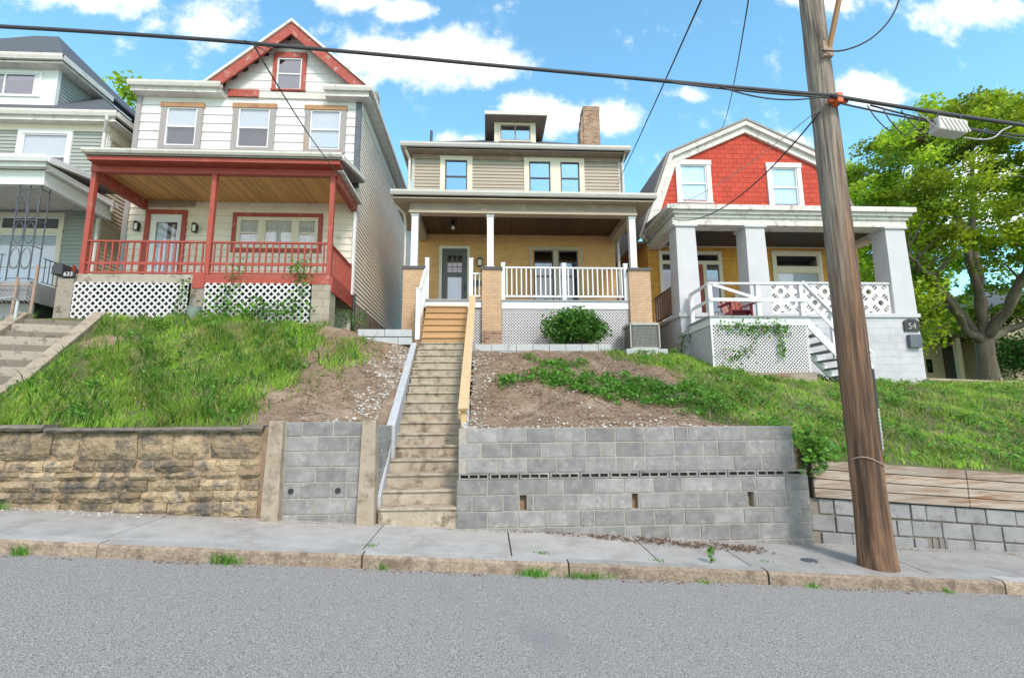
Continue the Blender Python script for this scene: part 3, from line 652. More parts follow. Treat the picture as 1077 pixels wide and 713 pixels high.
def raster(m, x0, x1, z0, z1, y0, y1, cell, fn):
    nx_, nz_ = int((x1-x0)/cell), int((z1-z0)/cell)
    G = [[fn((i+.5)*cell, (k+.5)*cell) for k in range(nz_)] for i in range(nx_)]
    g_ = lambda i, k: 0 <= i < nx_ and 0 <= k < nz_ and G[i][k]
    vs = {}; V = []; Fc = []
    def v(i, k, b):
        if (i, k, b) not in vs: vs[(i, k, b)] = len(V); V.append((x0+i*cell, y1 if b else y0, z0+k*cell))
        return vs[(i, k, b)]
    for i in range(nx_):
        for k in range(nz_):
            if not G[i][k]: continue
            Fc.append((v(i, k, 0), v(i+1, k, 0), v(i+1, k+1, 0), v(i, k+1, 0))); Fc.append((v(i, k, 1), v(i, k+1, 1), v(i+1, k+1, 1), v(i+1, k, 1)))
            if not g_(i-1, k): Fc.append((v(i, k, 0), v(i, k+1, 0), v(i, k+1, 1), v(i, k, 1)))
            if not g_(i+1, k): Fc.append((v(i+1, k, 0), v(i+1, k, 1), v(i+1, k+1, 1), v(i+1, k+1, 0)))
            if not g_(i, k-1): Fc.append((v(i, k, 0), v(i, k, 1), v(i+1, k, 1), v(i+1, k, 0)))
            if not g_(i, k+1): Fc.append((v(i, k+1, 0), v(i+1, k+1, 0), v(i+1, k+1, 1), v(i, k+1, 1)))
    m.add(V, Fc, .5)
def railing(root, a, b, ztop, zbot, mat, n=None, spacing=.13, bw=.035, rail=(.07, .045), brail=(.05, .05), midz=None, name='railing'):
    """a, b: (x,y) ends; ztop/zbot: pair (at a, at b)"""
    (xa, ya), (xb, yb) = a, b; L_ = math.hypot(xb-xa, yb-ya)
    m = MB(); m.bar((xa, ya, ztop[0]-rail[1]/2), (xb, yb, ztop[1]-rail[1]/2), rail[0], rail[1])
    m.bar((xa, ya, zbot[0]+brail[1]/2), (xb, yb, zbot[1]+brail[1]/2), brail[0], brail[1])
    if midz: m.bar((xa, ya, zbot[0]+midz), (xb, yb, zbot[1]+midz), .03, .07)
    r_ = m.build(name, mat, root, bevel=.003)
    n = n or int(L_/spacing)
    for i in range(n):
        t_ = (i+.5)/n; x = xa+(xb-xa)*t_; y = ya+(yb-ya)*t_; zt_ = ztop[0]+(ztop[1]-ztop[0])*t_-rail[1]-.001; zb = zbot[0]+(zbot[1]-zbot[0])*t_+brail[1]+.001
        m = MB(); m.box(x-bw/2, x+bw/2, y-bw/2-.006, y+bw/2-.006, zb, zt_); m.build('baluster', mat, r_)
    return r_
def gutter(m, x0, x1, y, z, h=.12, d=.12):     # along x, front at y
    m.prismx([(y, z), (y, z-h*.45), (y+.035, z-h), (y+d, z-h), (y+d, z), (y+d-.012, z), (y+d-.012, z-h+.02), (y+.04, z-h+.02), (y+.014, z-h*.45), (y+.014, z)], x0, x1)
def planks(m, x0, x1, y0, y1, z, w_=.09, th=.015, g=.006):   # boards along y on a ceiling, seen from below
    x = x0
    while x < x1:
        b = min(x+w_, x1); m.box(x+g/2, b-g/2, y0, y1, z, z+th, random.random()); x = b
def text(s_, size, loc, mat, parent, rot=(math.pi/2, 0, 0), name='lettering', ext=.004):
    c = bpy.data.curves.new(name, 'FONT'); c.body = s_; c.size = size; c.extrude = ext; c.align_x = 'CENTER'; c.align_y = 'CENTER'
    o = bpy.data.objects.new(name, c); col.objects.link(o); bpy.context.view_layer.update()
    me = bpy.data.meshes.new_from_object(o.evaluated_get(bpy.context.evaluated_depsgraph_get())); bpy.data.objects.remove(o)
    me.materials.clear(); me.materials.append(MATS[mat]); o = bpy.data.objects.new(name, me); col.objects.link(o)
    root = parent
    while root is not None and root.parent: root = root.parent
    L_ = ROOTLOC.get(root.name, (0, 0, 0, 0)) if root else (0, 0, 0, 0)
    o.location = (loc[0]-L_[0], loc[1]-L_[1], loc[2]-L_[2]); o.rotation_euler = rot; o.parent = parent
    return o
def downspout(root, pts, mat, r=.04): 
    m = MB(); m.tube(pts, r, 8); return m.build('downspout', mat, root, smooth=False)
def wall_lamp(root, x, y, z, k=1.0):
    m = MB(); m.box(x-.05*k, x+.05*k, y-.02, y, z-.02, z+.12); m.bar((x, y-.01, z+.08), (x, y-.10, z+.13), .02, .02)
    m.prism([(x-.075*k, z+.10), (x+.075*k, z+.10), (x+.03, z+.17), (x-.03, z+.17)], y-.16, y-.03); m.box(x-.06*k, x+.06*k, y-.15, y-.04, z-.11, z-.09)
    for sx_ in (-1, 1): m.box(x+sx_*.055*k-.006, x+sx_*.055*k+.006, y-.148, y-.042, z-.09, z+.10)
    l = m.build('wall_lamp', 'black_metal', root); m = MB(); m.box(x-.045*k, x+.045*k, y-.14, y-.05, z-.09, z+.10); m.build('lamp_glass', 'lamp_glass', l)

# ------------------------------------------------------------------ white house with the red porch
h1 = thing('house', 'white sided house with a front gable and a red timber porch', 'house', (-7.2, 14.5, 5.15))
W1 = [(-9.91, -8.67, 9.66, 11.18), (-7.78, -6.50, 9.64, 11.21), (-5.61, -4.35, 9.63, 11.20)]
DR = (-10.02, -8.85, 5.15, 7.72); TR = (-7.52, -4.90, 6.45, 7.66)
hol = [(a+.06, b-.06, c+.04, d-.06) for a, b, c, d in W1]+[(DR[0]+.06, DR[1]-.06, 5.0, DR[3]-.06), (TR[0]+.06, TR[1]-.06, TR[2]+.04, TR[3]-.06)]
m = MB(); siding(m, -10.6, -3.93, 8.55, 11.75, 14.5, .285, hol, lap=.03); ww = m.build('wall', 'siding_white', h1)
m = MB(); siding(m, -10.6, -3.93, 5.05, 8.55, 14.5, .21, hol, lap=.03); m.build('porch_wall', 'siding_cream', h1)
m = MB(); AW = (-6.69, -5.67, 11.72, 13.01)
siding(m, 0, 0, 11.75, 13.82, 14.5, .285, [(AW[0]+.05, AW[1]-.05, AW[2], AW[3]-.05)], lap=.02, xr=lambda z: (-6.08-(13.72-z)/.91, -6.08+(13.72-z)/.91)); m.build('gable_wall', 'siding_white', h1)
m = MB(); panel(m, -10.6, -3.93, 4.0, 11.8, 14.52, 14.60, hol); m.prism([(-8.2, 11.8), (-6.75, 11.8), (-6.75, 13.05), (-6.08, 13.62)], 14.52, 14.56); m.prism([(-3.95, 11.8), (-5.61, 11.8), (-5.61, 13.15), (-6.08, 13.62)], 14.52, 14.56)
m.box(-10.6, -10.5, 14.6, 25, 4.0, 11.8); m.box(-10.6, -3.95, 24.9, 25, 4.0, 11.8); m.box(-4.05, -3.95, 14.6, 24.9, 5.0, 11.8); m.build('inner_wall', 'siding_cream', h1)
m = MB(tf=swapR(-3.93)); siding(m, 14.5, 25, 5.0, 11.46, 0, .135, lap=.034); m.build('side_wall', 'siding_side', h1)
m = MB(tf=swapL(-10.6)); siding(m, 14.5, 25, 5.0, 11.72, 0, .115, lap=.014); m.build('side_wall', 'siding_side', h1)
m = MB(); m.box(-4.0, -3.90, 14.6, 24.9, 3.4, 4.98); m.box(-10.6, -4.0, 14.53, 14.6, 3.4, 5.0); m.build('foundation', 'old_concrete', h1)
m = MB(); m.box(-4.07, -3.905, 14.455, 14.56, 8.5, 11.60); m.build('corner_board', 'iron', h1); m = MB(); m.box(-4.02, -3.905, 14.46, 14.56, 5.02, 8.5); m.build('corner_board', 'white_trim', h1)
m = MB(); m.box(-10.66, -10.52, 14.44, 14.53, 5.0, 11.55); m.build('corner_board', 'bare_wood', h1)
# windows upstairs: bare grey boards round white sashes
for i, (a, b, c, d) in enumerate(W1): window(h1, a, b, c, d, 14.462, cas=.17, casm='bare_wood', head=.15, headm='bare_wood_head', blind=[.5, .48, .95][i], casd=.03, sill=False)
window(h1, *AW, 14.462, cas=.13, casm='red_rake', head=.2, blind=0, glass='glass_sky', sill=True, casd=.03)
# red framed door and triple window
dr = MB(); dr.box(DR[0], DR[0]+.13, 14.43, 14.56, 5.1, DR[3]-.13); dr.box(DR[1]-.13, DR[1], 14.43, 14.56, 5.1, DR[3]-.13); dr.box(DR[0], DR[1], 14.43, 14.56, DR[3]-.13, DR[3])
dw = dr.build('doorway', 'red_paint', h1)
m = MB(); panel(m, DR[0]+.13, DR[1]-.13, 5.12, DR[3]-.13, 14.48, 14.52, [(-9.72, -9.12, 5.65, 7.35)]); m.build('door', 'white_trim', dw)
m = MB(); m.box(-9.72, -9.12, 14.50, 14.505, 5.65, 7.35); m.build('pane', 'glass', dw)
m = MB(); m.box(-9.74, -9.1, 14.56, 14.565, 5.6, 7.4); m.build('room_shade', 'shade_and_black', dw)  # dark sheet painting the dim hall behind the door glass
m = MB(); m.box(-9.70, -9.42, 14.525, 14.53, 5.66, 7.33); m.build('curtain', 'blind', dw); m = MB(); m.box(-9.3, -9.2, 14.525, 14.53, 5.66, 7.3); m.build('curtain', 'cream_trim', dw)
m = MB(); frame(m, TR[0], TR[1], TR[2], TR[3], 14.43, 14.5, .12); tw = m.build('window_surround', 'red_paint', h1)
for (a, b, st_) in ((-7.40, -6.68, 'double'), (-6.68, -5.70, 'single'), (-5.70, -5.02, 'double')):
    window(h1, a, b, TR[2]+.12, TR[3]-.12, 14.47, cas=.07, casm='cream_trim', sashm='cream_trim', style=st_, curtain=True, sill=False, casd=.02)
wall_lamp(h1, -10.2, 14.47, 7.15); wall_lamp(h1, -8.55, 14.47, 7.12)
m = MB(); 
for i in range(4): m.box(-9.95, -8.65, 14.40-.02*i, 14.48, 7.86-.05*i+.1, 7.88-.05*i+.1)
m.build('awning_rails', 'soffit_tan', h1)
# roofs
def roof_slab(m, A, B, ya, yb, t_=.09):   # A(x,z) eave to B(x,z) ridge, between ya, yb
    m.prism([(A[0], A[1]), (B[0], B[1]), (B[0], B[1]-t_), (A[0], A[1]-t_)], ya, yb)
m = MB(); roof_slab(m, (-3.56, 11.68), (-6.06, 13.90), 14.12, 25.2); roof_slab(m, (-8.56, 11.68), (-6.06, 13.90), 14.12, 25.2)
m.hexa([(-10.72, 14.1, 11.55), (-8.2, 14.1, 11.55), (-8.2, 20, 11.55), (-10.72, 20, 11.55), (-10.71, 14.11, 11.66), (-8.2, 14.11, 11.66), (-8.2, 18, 13.3), (-10, 18, 13.3)])
m.build('roof', 'shingle_dark', h1)
m = MB()
for s_ in (-1, 1):
    e = (-6.06+s_*2.53, 11.65); m.prism([(e[0], e[1]), (-6.06, 13.905), (-6.06, 13.80), (e[0]-s_*.0, e[1]-.10)], 14.07, 14.13)
m.build('rake_edge', 'old_white', h1)
m = MB()
for s_ in (-1, 1): m.prism([(-6.06+s_*2.38, 11.66), (-6.06, 13.79), (-6.06, 13.40), (-6.06+s_*1.94, 11.66)], 14.10+.02, 14.17)
m.build('rake_board', 'red_rake', h1)
m = MB()
for s_ in (-1, 1): m.prism([(-6.06+s_*2.42, 11.64), (-6.06, 13.81), (-6.06, 13.75), (-6.06+s_*2.36, 11.64)], 14.17, 14.5)
m.build('soffit', 'red_rake', h1)
m = MB(); m.box(-10.70, -8.05, 14.18, 14.5, 11.38, 11.52); gutter(m, -10.74, -8.02, 14.05, 11.66, .15, .14); m.box(-4.95, -3.62, 14.18, 14.5, 11.36, 11.52); gutter(m, -4.98, -3.5, 14.05, 11.66, .15, .14)
m.box(-3.92, -3.60, 14.5, 25, 11.46, 11.56); m.box(-3.60, -3.50, 14.19, 25, 11.52, 11.66); m.box(-3.93, -3.89, 14.5, 25, 11.11, 11.46); m.box(-8.05, -4.98, 14.44, 14.5, 11.42, 11.62)
m.build('eave', 'white_gutter', h1)
m = MB(); m.box(-7.98, -7.05, 14.40, 14.47, 11.42, 11.66); m.build('trim_board', 'red_rake', h1)
m = MB(); m.box(-4.02, -3.66, 15.4, 15.8, 11.8, 12.40); m.build('chimney', 'brick_old', h1)
# porch
m = MB(); m.prismx([(12.05, 8.22), (14.5, 8.80), (14.5, 8.68), (12.05, 8.13)], -9.98, -3.74); pr = m.build('porch_roof', 'shingle_grey', h1)
m = MB(); gutter(m, -10.04, -3.68, 11.97, 8.27, .10, .12); m.prismx([(12.1, 8.27), (14.5, 8.84), (14.5, 8.72), (12.1, 8.14)], -3.74, -3.66); m.prismx([(12.1, 8.27), (14.5, 8.84), (14.5, 8.72), (12.1, 8.14)], -10.06, -9.98)
m.build('gutter', 'white_gutter', pr)
m = MB(); planks(m, -10.0, -4.02, 12.6, 14.45, 7.99, .085); m.build('ceiling', 'ceiling_yellow', h1)
m = MB(); m.box(-9.97, -3.76, 12.10, 12.42, 8.02, 8.13); m.box(-10.10, -3.92, 12.42, 12.58, 7.86, 8.13); m.build('beam', 'red_paint', h1, bevel=.006)
for x in (-10.15, -4.06):
    m = MB(); m.box(x, x+.16, 12.58, 14.45, 7.72, 8.14); m.build('beam', 'red_rake', h1, bevel=.006)
m = MB(); m.box(-3.90, -3.76, 12.42, 14.48, 7.98, 8.05); m.build('soffit', 'old_white', h1)
for x in (-10.03, -7.03, -4.02):
    m = MB(); m.box(x-.058, x+.058, 12.44, 12.56, 5.16, 7.86); m.build('porch_post', 'red_paint', h1, bevel=.005)
m = MB(); m.box(-10.1, -3.94, 12.44, 14.5, 5.06, 5.155); m.build('porch_floor', 'old_concrete', h1)
m = MB(); m.box(-10.12, -7.2, 12.38, 12.44, 4.93, 5.15); m.build('front_board', 'old_concrete', h1); m = MB(); m.box(-7.2, -3.94, 12.37, 12.44, 4.92, 5.15); m.box(-7.28, -7.0, 12.35, 12.44, 4.80, 5.2); m.box(-3.93, -3.88, 12.38, 14.5, 4.74, 5.12); m.build('front_board', 'red_paint', h1)
railing(h1, (-9.97, 12.5), (-7.09, 12.5), (6.06, 6.06), (5.2, 5.2), 'red_paint', n=17, midz=.27)
railing(h1, (-6.97, 12.5), (-4.08, 12.5), (6.06, 6.06), (5.2, 5.2), 'red_paint', n=18, midz=.27)
railing(h1, (-4.0, 12.57), (-4.0, 14.40), (6.04, 6.04), (5.2, 5.2), 'red_paint', n=12)
m = MB(); m.box(-4.05, -3.95, 14.36, 14.46, 5.15, 6.1); m.build('porch_post', 'red_paint', h1)
for (a, b, mt) in ((-10.44, -10.06, 'old_concrete'), (-7.32, -6.96, 'old_concrete'), (-4.38, -3.92, 'cmu_tan')):
    m = MB(); m.box(a, b, 12.37 if a > -10 else 12.30, 12.85, 3.3, 4.915 if a > -10 else 5.02); m.build('pier', mt, h1, bevel=.012)
for (a, b) in ((-10.05, -7.34), (-6.95, -4.38)):
    m = MB(); lattice(m, a, b, 3.85, 4.93, 12.31, .122, .042, .009); m.build('lattice', 'lattice_white', h1)
m = MB(); m.box(-10.05, -7.34, 12.9, 12.92, 3.3, 5.0); m.box(-6.95, -4.38, 12.9, 12.92, 3.3, 5.0); m.build('porch_shade_sheet', 'shade_and_black', h1)  # dark sheets behind the lattice paint the shade under the porch
m = MB(); m.box(-10.32, -10.02, 12.26, 12.30, 5.04, 5.17); pl = m.build('number_plate', 'sign_black', h1); text('633', .145, (-10.17, 12.257, 5.105), 'white_trim', pl)
downspout(h1, [(-3.86, 14.36, 5.15), (-3.86, 14.36, 4.6), (-3.84, 14.30, 4.2), (-3.78, 14.1, 3.95)], 'black_metal', .055)
downspout(h1, [(-3.95, 14.40, 8.1), (-3.95, 14.40, 5.1)], 'white_trim', .04)

# mailbox on the corner pier
mb = thing('mailbox', 'black arched mailbox standing on the stained pier of the red porch', 'mailbox', (-10.42, 12.6, 5.02))
m = MB(); n = 12; P = [(-10.55, 5.1)]+[(-10.425+.125*math.cos(math.pi-math.pi*i/n), 5.27+.125*math.sin(math.pi*i/n)) for i in range(n+1)]+[(-10.30, 5.1)]
m.prism(P, 12.25, 12.75); m.build('box', 'black_metal', mb, bevel=.006)
m = MB(); m.prism([(a*.97-10.425*.03, b*.97+5.2*.03) for a, b in P], 12.235, 12.249); m.build('door', 'shade_and_black', mb)
m = MB(); m.box(-10.46, -10.39, 12.4, 12.6, 4.98, 5.10); m.build('post', 'old_concrete', mb)
m = MB(); m.box(-10.30, -10.292, 12.5, 12.62, 5.25, 5.42); m.build('flag', 'red_paint', mb)

# ------------------------------------------------------------------ middle house
h2 = thing('house', 'middle house with orange brick below, tan siding above and a white railed porch', 'house', (1, 15.4, 4.75))
D2 = (-1.50, -.52, 4.75, 7.03); W2 = (1.40, 3.08, 5.10, 7.0)
m = MB(); panel(m, -2.2, 4.2, 4.5, 7.6, 15.4, 15.5, [(D2[0]+.05, D2[1]-.05, 4.5, D2[3]-.05), (W2[0]+.05, 2.20, W2[2]+.05, W2[3]-.05), (2.28, W2[1]-.05, W2[2]+.05, W2[3]-.05)])
m.box(-2.2, -2.1, 15.5, 24, 3.3, 7.6); m.box(4.1, 4.2, 15.5, 24, 3.3, 7.6); m.box(-2.2, 4.2, 23.9, 24, 3.3, 7.6); m.box(-2.2, 4.2, 15.41, 15.5, 3.2, 4.5)
m.build('brick_wall', 'brick_orange', h2)
UW = [(-1.52, -.46, 8.70, 10.09), (1.24, 2.28, 8.70, 10.09), (2.28, 3.25, 8.70, 10.09)]
uh = [(a+.05, b-.05, c, d-.05) for a, b, c, d in UW]
m = MB(); siding(m, -2.4, 4.46, 7.75, 9.98, 15.35, .115, uh, lap=.028); m.build('upper_wall', 'siding_tan', h2)
m = MB(); panel(m, -2.4, 4.46, 7.6, 10.2, 15.37, 15.45, uh); m.box(-2.4, -2.3, 15.45, 24, 7.6, 10.2); m.box(4.36, 4.46, 15.45, 24, 7.6, 10.2); m.box(-2.4, 4.46, 23.9, 24, 7.6, 10.2); m.build('inner_wall', 'siding_tan', h2)
m = MB(); m.box(-2.44, -2.34, 15.325, 15.37, 7.75, 10.0); m.box(4.40, 4.50, 15.325, 15.37, 7.75, 10.0); m.build('corner_board', 'gutter_tan', h2)
for i, q in enumerate(UW): window(h2, *q, 15.335, cas=.17, casm='cream_trim', sashm='cap_dark', head=.14, blind=0, glass='glass_sky', sill=False, casd=.03)
m = MB(); m.box(-2.42, 4.48, 15.31, 15.36, 9.98, 10.14); m.build('frieze', 'taupe', h2)
m = MB(); m.box(-2.66, 4.62, 14.98, 15.36, 10.13, 10.15); m.box(-2.68, -2.40, 15.36, 24, 10.13, 10.15); m.box(4.46, 4.64, 15.36, 24, 10.13, 10.15); m.build('soffit', 'taupe', h2)
m = MB(); gutter(m, -2.76, 4.72, 14.86, 10.32, .13, .12); m.box(-2.76, -2.66, 14.98, 24, 10.18, 10.31); m.box(4.62, 4.72, 14.98, 24, 10.18, 10.31); m.build('gutter', 'gutter_tan', h2)
def hip(m, x0, x1, y0, y1, z, p, t_=.06):
    h = min(x1-x0, y1-y0)/2; k = h*p
    if x1-x0 < y1-y0: A, B = ((x0+x1)/2, y0+h), ((x0+x1)/2, y1-h)
    else: A, B = (x0+h, (y0+y1)/2), (x1-h, (y0+y1)/2)
    vs = [(x0, y0, z), (x1, y0, z), (x1, y1, z), (x0, y1, z), (A[0], A[1], z+k), (B[0], B[1], z+k), (x0, y0, z-t_), (x1, y0, z-t_), (x1, y1, z-t_), (x0, y1, z-t_)]
    if x1-x0 < y1-y0: f = [(0, 1, 4), (1, 2, 5, 4), (2, 3, 5), (3, 0, 4, 5)]
    else: f = [(0, 1, 5, 4), (1, 2, 5), (2, 3, 4, 5), (3, 0, 4)]
    m.add(vs, f+[(6, 7, 1, 0), (7, 8, 2, 1), (8, 9, 3, 2), (9, 6, 0, 3), (9, 8, 7, 6)])
m = MB(); hip(m, -2.68, 4.64, 14.94, 24.2, 10.33, .64); rf = m.build('roof', 'shingle_dark', h2)
m = MB(); m.box(3.63, 4.25, 17, 17.6, 10.3, 12.95); m.box(3.62, 4.26, 16.99, 17.61, 12.95, 13.14); m.box(3.50, 3.625, 17.02, 17.58, 10.3, 12.35); m.box(3.56, 3.626, 17.03, 17.57, 12.35, 12.75); m.build('chimney', 'brick_old', rf)
m = MB(); m.tube([(-1.95, 16.4, 10.9), (-1.95, 16.4, 11.62)], .05); m.build('vent_pipe', 'cap_dark', rf)
# dormer
m = MB(); panel(m, .28, 1.76, 10.9, 12.03, 16.4, 16.46, [(.50, 1.55, 11.32, 11.92)]); m.box(.28, .34, 16.46, 18.5, 10.9, 12.03); m.box(1.70, 1.76, 16.46, 18.5, 10.9, 12.03); dm = m.build('dormer', 'cream_trim', h2)
window(h2, .44, 1.62, 11.28, 11.97, 16.4, cas=.05, casm='cream_trim', sashm='taupe', style='slider', glass='glass_sky', sill=False, name='dormer_window')
m = MB(); m.box(-.02, 2.10, 15.98, 19, 12.02, 12.05); m.build('dormer_soffit', 'taupe', dm)
m = MB(); m.box(-.06, 2.14, 15.93, 15.98, 12.03, 12.16); m.box(-.06, -.01, 15.98, 19, 12.03, 12.16); m.box(2.09, 2.14, 15.98, 19, 12.03, 12.16); m.build('dormer_gutter', 'gutter_tan', dm)
m = MB(); hip(m, -.05, 2.13, 15.95, 19, 12.17, .25); m.build('dormer_roof', 'shingle_dark', dm)
# door
m = MB(); m.box(D2[0], D2[0]+.09, 15.36, 15.46, 4.75, D2[3]-.09); m.box(D2[1]-.09, D2[1], 15.36, 15.46, 4.75, D2[3]-.09); m.box(D2[0], D2[1], 15.36, 15.46, D2[3]-.09, D2[3]); dw = m.build('doorway', 'cream_trim', h2)
a, b = D2[0]+.09, D2[1]-.09
m = MB(); panel(m, a+.004, b-.004, 4.77, D2[3]-.094, 15.40, 15.44, [(a+.17, b-.17, 5.05, 6.02), (a+.17, b-.17, 6.16, 6.72)]); d_ = m.build('door', 'door_grey', dw)
m = MB(); m.box(a+.17, b-.17, 15.42, 15.423, 5.05, 6.02); m.box(a+.17, b-.17, 15.42, 15.423, 6.16, 6.72); m.build('pane', 'glass', dw)
m = MB()
for i in (1, 2): x = a+.17+(b-a-.34)*i/3; m.box(x-.01, x+.01, 15.405, 15.418, 6.16, 6.72)
m.box(a+.17, b-.17, 15.406, 15.417, 6.34, 6.36); m.build('muntins', 'taupe', dw)
m = MB(); m.box(a+.19, b-.19, 15.445, 15.45, 5.07, 6.0); m.build('blind', 'blind', dw)  # pale sheet standing in for a bright reflection in the lower pane
m = MB(); m.box(a, b, 15.47, 15.475, 4.76, 6.9); m.build('room_shade', 'shade_and_black', dw)  # dark sheet painting the dim room behind the door
m = MB(); m.box(b-.09, b-.05, 15.37, 15.40, 5.55, 5.75); m.tube([(b-.07, 15.37, 5.66), (b-.14, 15.36, 5.66)], .012); m.build('handle', 'black_metal', dw)
for (a_, b_) in ((1.40, 2.28), (2.20, 3.08)): window(h2, a_, b_, W2[2], W2[3], 15.385, cas=.12, casm='cream_trim' if 0 else 'brick_orange', sashm='cap_dark', head=.09, glass='glass_dark', sill=False, casd=.01, curtain=None)
m = MB(); m.box(2.16, 2.32, 15.36, 15.38, 5.1, 6.95); m.box(1.38, 3.1, 15.36, 15.38, 6.93, 7.02); m.box(1.38, 1.46, 15.36, 15.38, 5.1, 6.93); m.box(3.02, 3.1, 15.36, 15.38, 5.1, 6.93); m.build('window_surround', 'soffit_tan', h2)
wall_lamp(h2, -.21, 15.4, 6.45, 1.3)
m = MB(); m.box(-.42, -.12, 15.32, 15.40, 5.72, 5.88); m.build('letter_box', 'black_metal', h2)
# porch of the middle house
m = MB(); m.prismx([(12.9, 7.69), (15.35, 8.16), (15.35, 8.05), (12.9, 7.60)], -2.54, 4.68); pr = m.build('porch_roof', 'shingle_dark', h2)
m = MB(); gutter(m, -2.60, 4.74, 12.80, 7.71, .13, .11); m.prismx([(12.9, 7.70), (15.35, 8.18), (15.35, 8.04), (12.9, 7.56)], -2.60, -2.54); m.prismx([(12.9, 7.70), (15.35, 8.18), (15.35, 8.04), (12.9, 7.56)], 4.68, 4.74); m.build('gutter', 'gutter_tan', pr)
m = MB(); m.box(-2.54, 4.68, 12.90, 13.16, 7.50, 7.53); m.box(-2.54, -2.12, 13.16, 15.35, 7.50, 7.53); m.box(4.24, 4.68, 13.16, 15.35, 7.50, 7.53); m.build('soffit', 'soffit_tan', h2)
m = MB(); m.box(-2.12, 4.24, 13.16, 13.40, 7.27, 7.50); bm1 = m.build('beam', 'taupe', h2)
m = MB(); m.box(-2.14, 4.26, 13.15, 13.41, 7.20, 7.27); m.build('beam_trim', 'soffit_tan', bm1)
for x in (-2.12, 4.02):
    m = MB(); m.box(x, x+.22, 13.40, 15.36, 7.18, 7.50); m.build('beam', 'soffit_tan', h2)
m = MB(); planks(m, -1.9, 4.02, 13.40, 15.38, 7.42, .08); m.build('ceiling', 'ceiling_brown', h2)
m = MB(); m.tube([(-1.0, 14.3, 7.42), (-1.0, 14.3, 7.38)], .10, 12); m.tube([(-1.0, 14.3, 7.38), (-1.0, 14.3, 7.22)], [.05, .10], 10); cl = m.build('ceiling_light', 'black_metal', h2); m = MB(); m.tube([(-1.0, 14.27, 7.25), (-1.0, 14.27, 7.16)], [.07, .04], 10); m.build('bulb', 'white_trim', cl)
for i, (a, b, cx_) in enumerate(((-2.24, -1.67, -1.98), (-.12, .41, .11), (3.93, 4.53, 4.13))):
    m = MB(); m.box(a, b, 13.10, 13.62, 3.0, 5.56); p_ = m.build('pillar', 'brick_tan', h2)
    m = MB(); m.box(a-.03, b+.03, 13.07, 13.65, 5.56, 5.65); m.build('cap', 'cap_dark', p_, bevel=.005)
    if i == 1: m = MB(); m.box(a-.004, b+.004, 13.09, 13.63, 3.1, 3.88); m.build('base', 'brick_old', p_)
    m = MB(); m.box(cx_-.09, cx_+.09, 13.23, 13.41, 5.65, 7.20); m.box(cx_-.12, cx_+.12, 13.20, 13.44, 5.65, 5.70); m.box(cx_-.11, cx_+.11, 13.21, 13.43, 7.13, 7.197); m.build('column', 'vinyl_white', h2, bevel=.004)
m = MB(); m.box(-2.2, 4.2, 13.24, 15.40, 4.62, 4.74); m.box(-1.66, -.13, 13.12, 13.24, 4.70, 4.745); m.box(.42, 3.92, 13.16, 13.24, 4.70, 4.745); m.build('porch_floor', 'grey_deck', h2)
m = MB(); m.box(-1.66, -.13, 13.16, 13.22, 4.52, 4.70); m.box(.42, 3.92, 13.19, 13.235, 4.50, 4.70); m.build('front_board', 'vinyl_white', h2)
for a, b in ((-.44, -.13), (.42, 3.92)):
    m = MB(); lattice(m, a, b, 3.12, 4.50, 13.21, .056, .0205, .006); m.build('lattice', 'lattice_white', h2)
m = MB(); m.box(-2.2, 4.2, 13.9, 13.95, 3.0, 4.6); m.build('porch_shade_sheet', 'shade_and_black', h2)  # dark sheet painting the shade below this porch floor
railing(h2, (.50, 13.28), (2.10, 13.28), (5.70, 5.70), (4.84, 4.84), 'vinyl_white', n=12, bw=.032); railing(h2, (2.20, 13.28), (3.84, 13.28), (5.70, 5.70), (4.84, 4.84), 'vinyl_white', n=12, bw=.032)
railing(h2, (-.36, 13.28), (-.13, 13.28), (5.52, 5.52), (4.84, 4.84), 'vinyl_white', n=2, bw=.032)
for (x, y, za, zb) in ((.46, 13.28, 4.74, 5.78), (2.15, 13.28, 4.74, 5.78), (3.88, 13.28, 4.74, 5.78), (-.42, 13.28, 4.74, 5.90), (-1.62, 13.28, 4.74, 5.90), (-1.70, 12.27, 3.50, 4.78)):
    m = MB(); m.box(x-.055, x+.055, y-.055, y+.055, za, zb); m.box(x-.066, x+.066, y-.066, y+.066, zb, zb+.03); m.build('railing_post', 'vinyl_white', h2, bevel=.004)
railing(h2, (-1.70, 12.33), (-1.63, 13.22), (4.72, 5.72), (3.85, 4.92), 'vinyl_white', n=8, bw=.035)
n = 6
for i in range(n):
    y = 12.22+i*(.9/n); z = 3.38+(4.52-3.38)*(i+1)/n
    m = MB(); m.box(-1.60, -.50, y-.03, y+.9/n+.06, z-.035, z, random.random()); m.box(-1.60, -.50, y, y+.02, z-.186, z-.045, random.random()); m.build('wooden_step', 'step_wood', h2, bevel=.003)
downspout(h2, [(4.32, 15.05, 7.45), (4.30, 15.2, 7.3), (4.28, 15.3, 7.1), (4.28, 15.3, 4.6)], 'white_gutter', .045)
downspout(h2, [(4.58, 15.0, 10.2), (4.52, 15.25, 9.9), (4.52, 15.28, 8.2)], 'white_gutter', .045); downspout(h2, [(-2.62, 15.0, 10.2), (-2.5, 15.25, 9.9), (-2.5, 15.28, 8.2)], 'white_gutter', .045)
downspout(h2, [(-2.6, 13.2, 7.5), (-2.32, 13.5, 7.3), (-2.30, 13.66, 7.0), (-2.30, 13.66, 5.2)], 'white_gutter', .035)

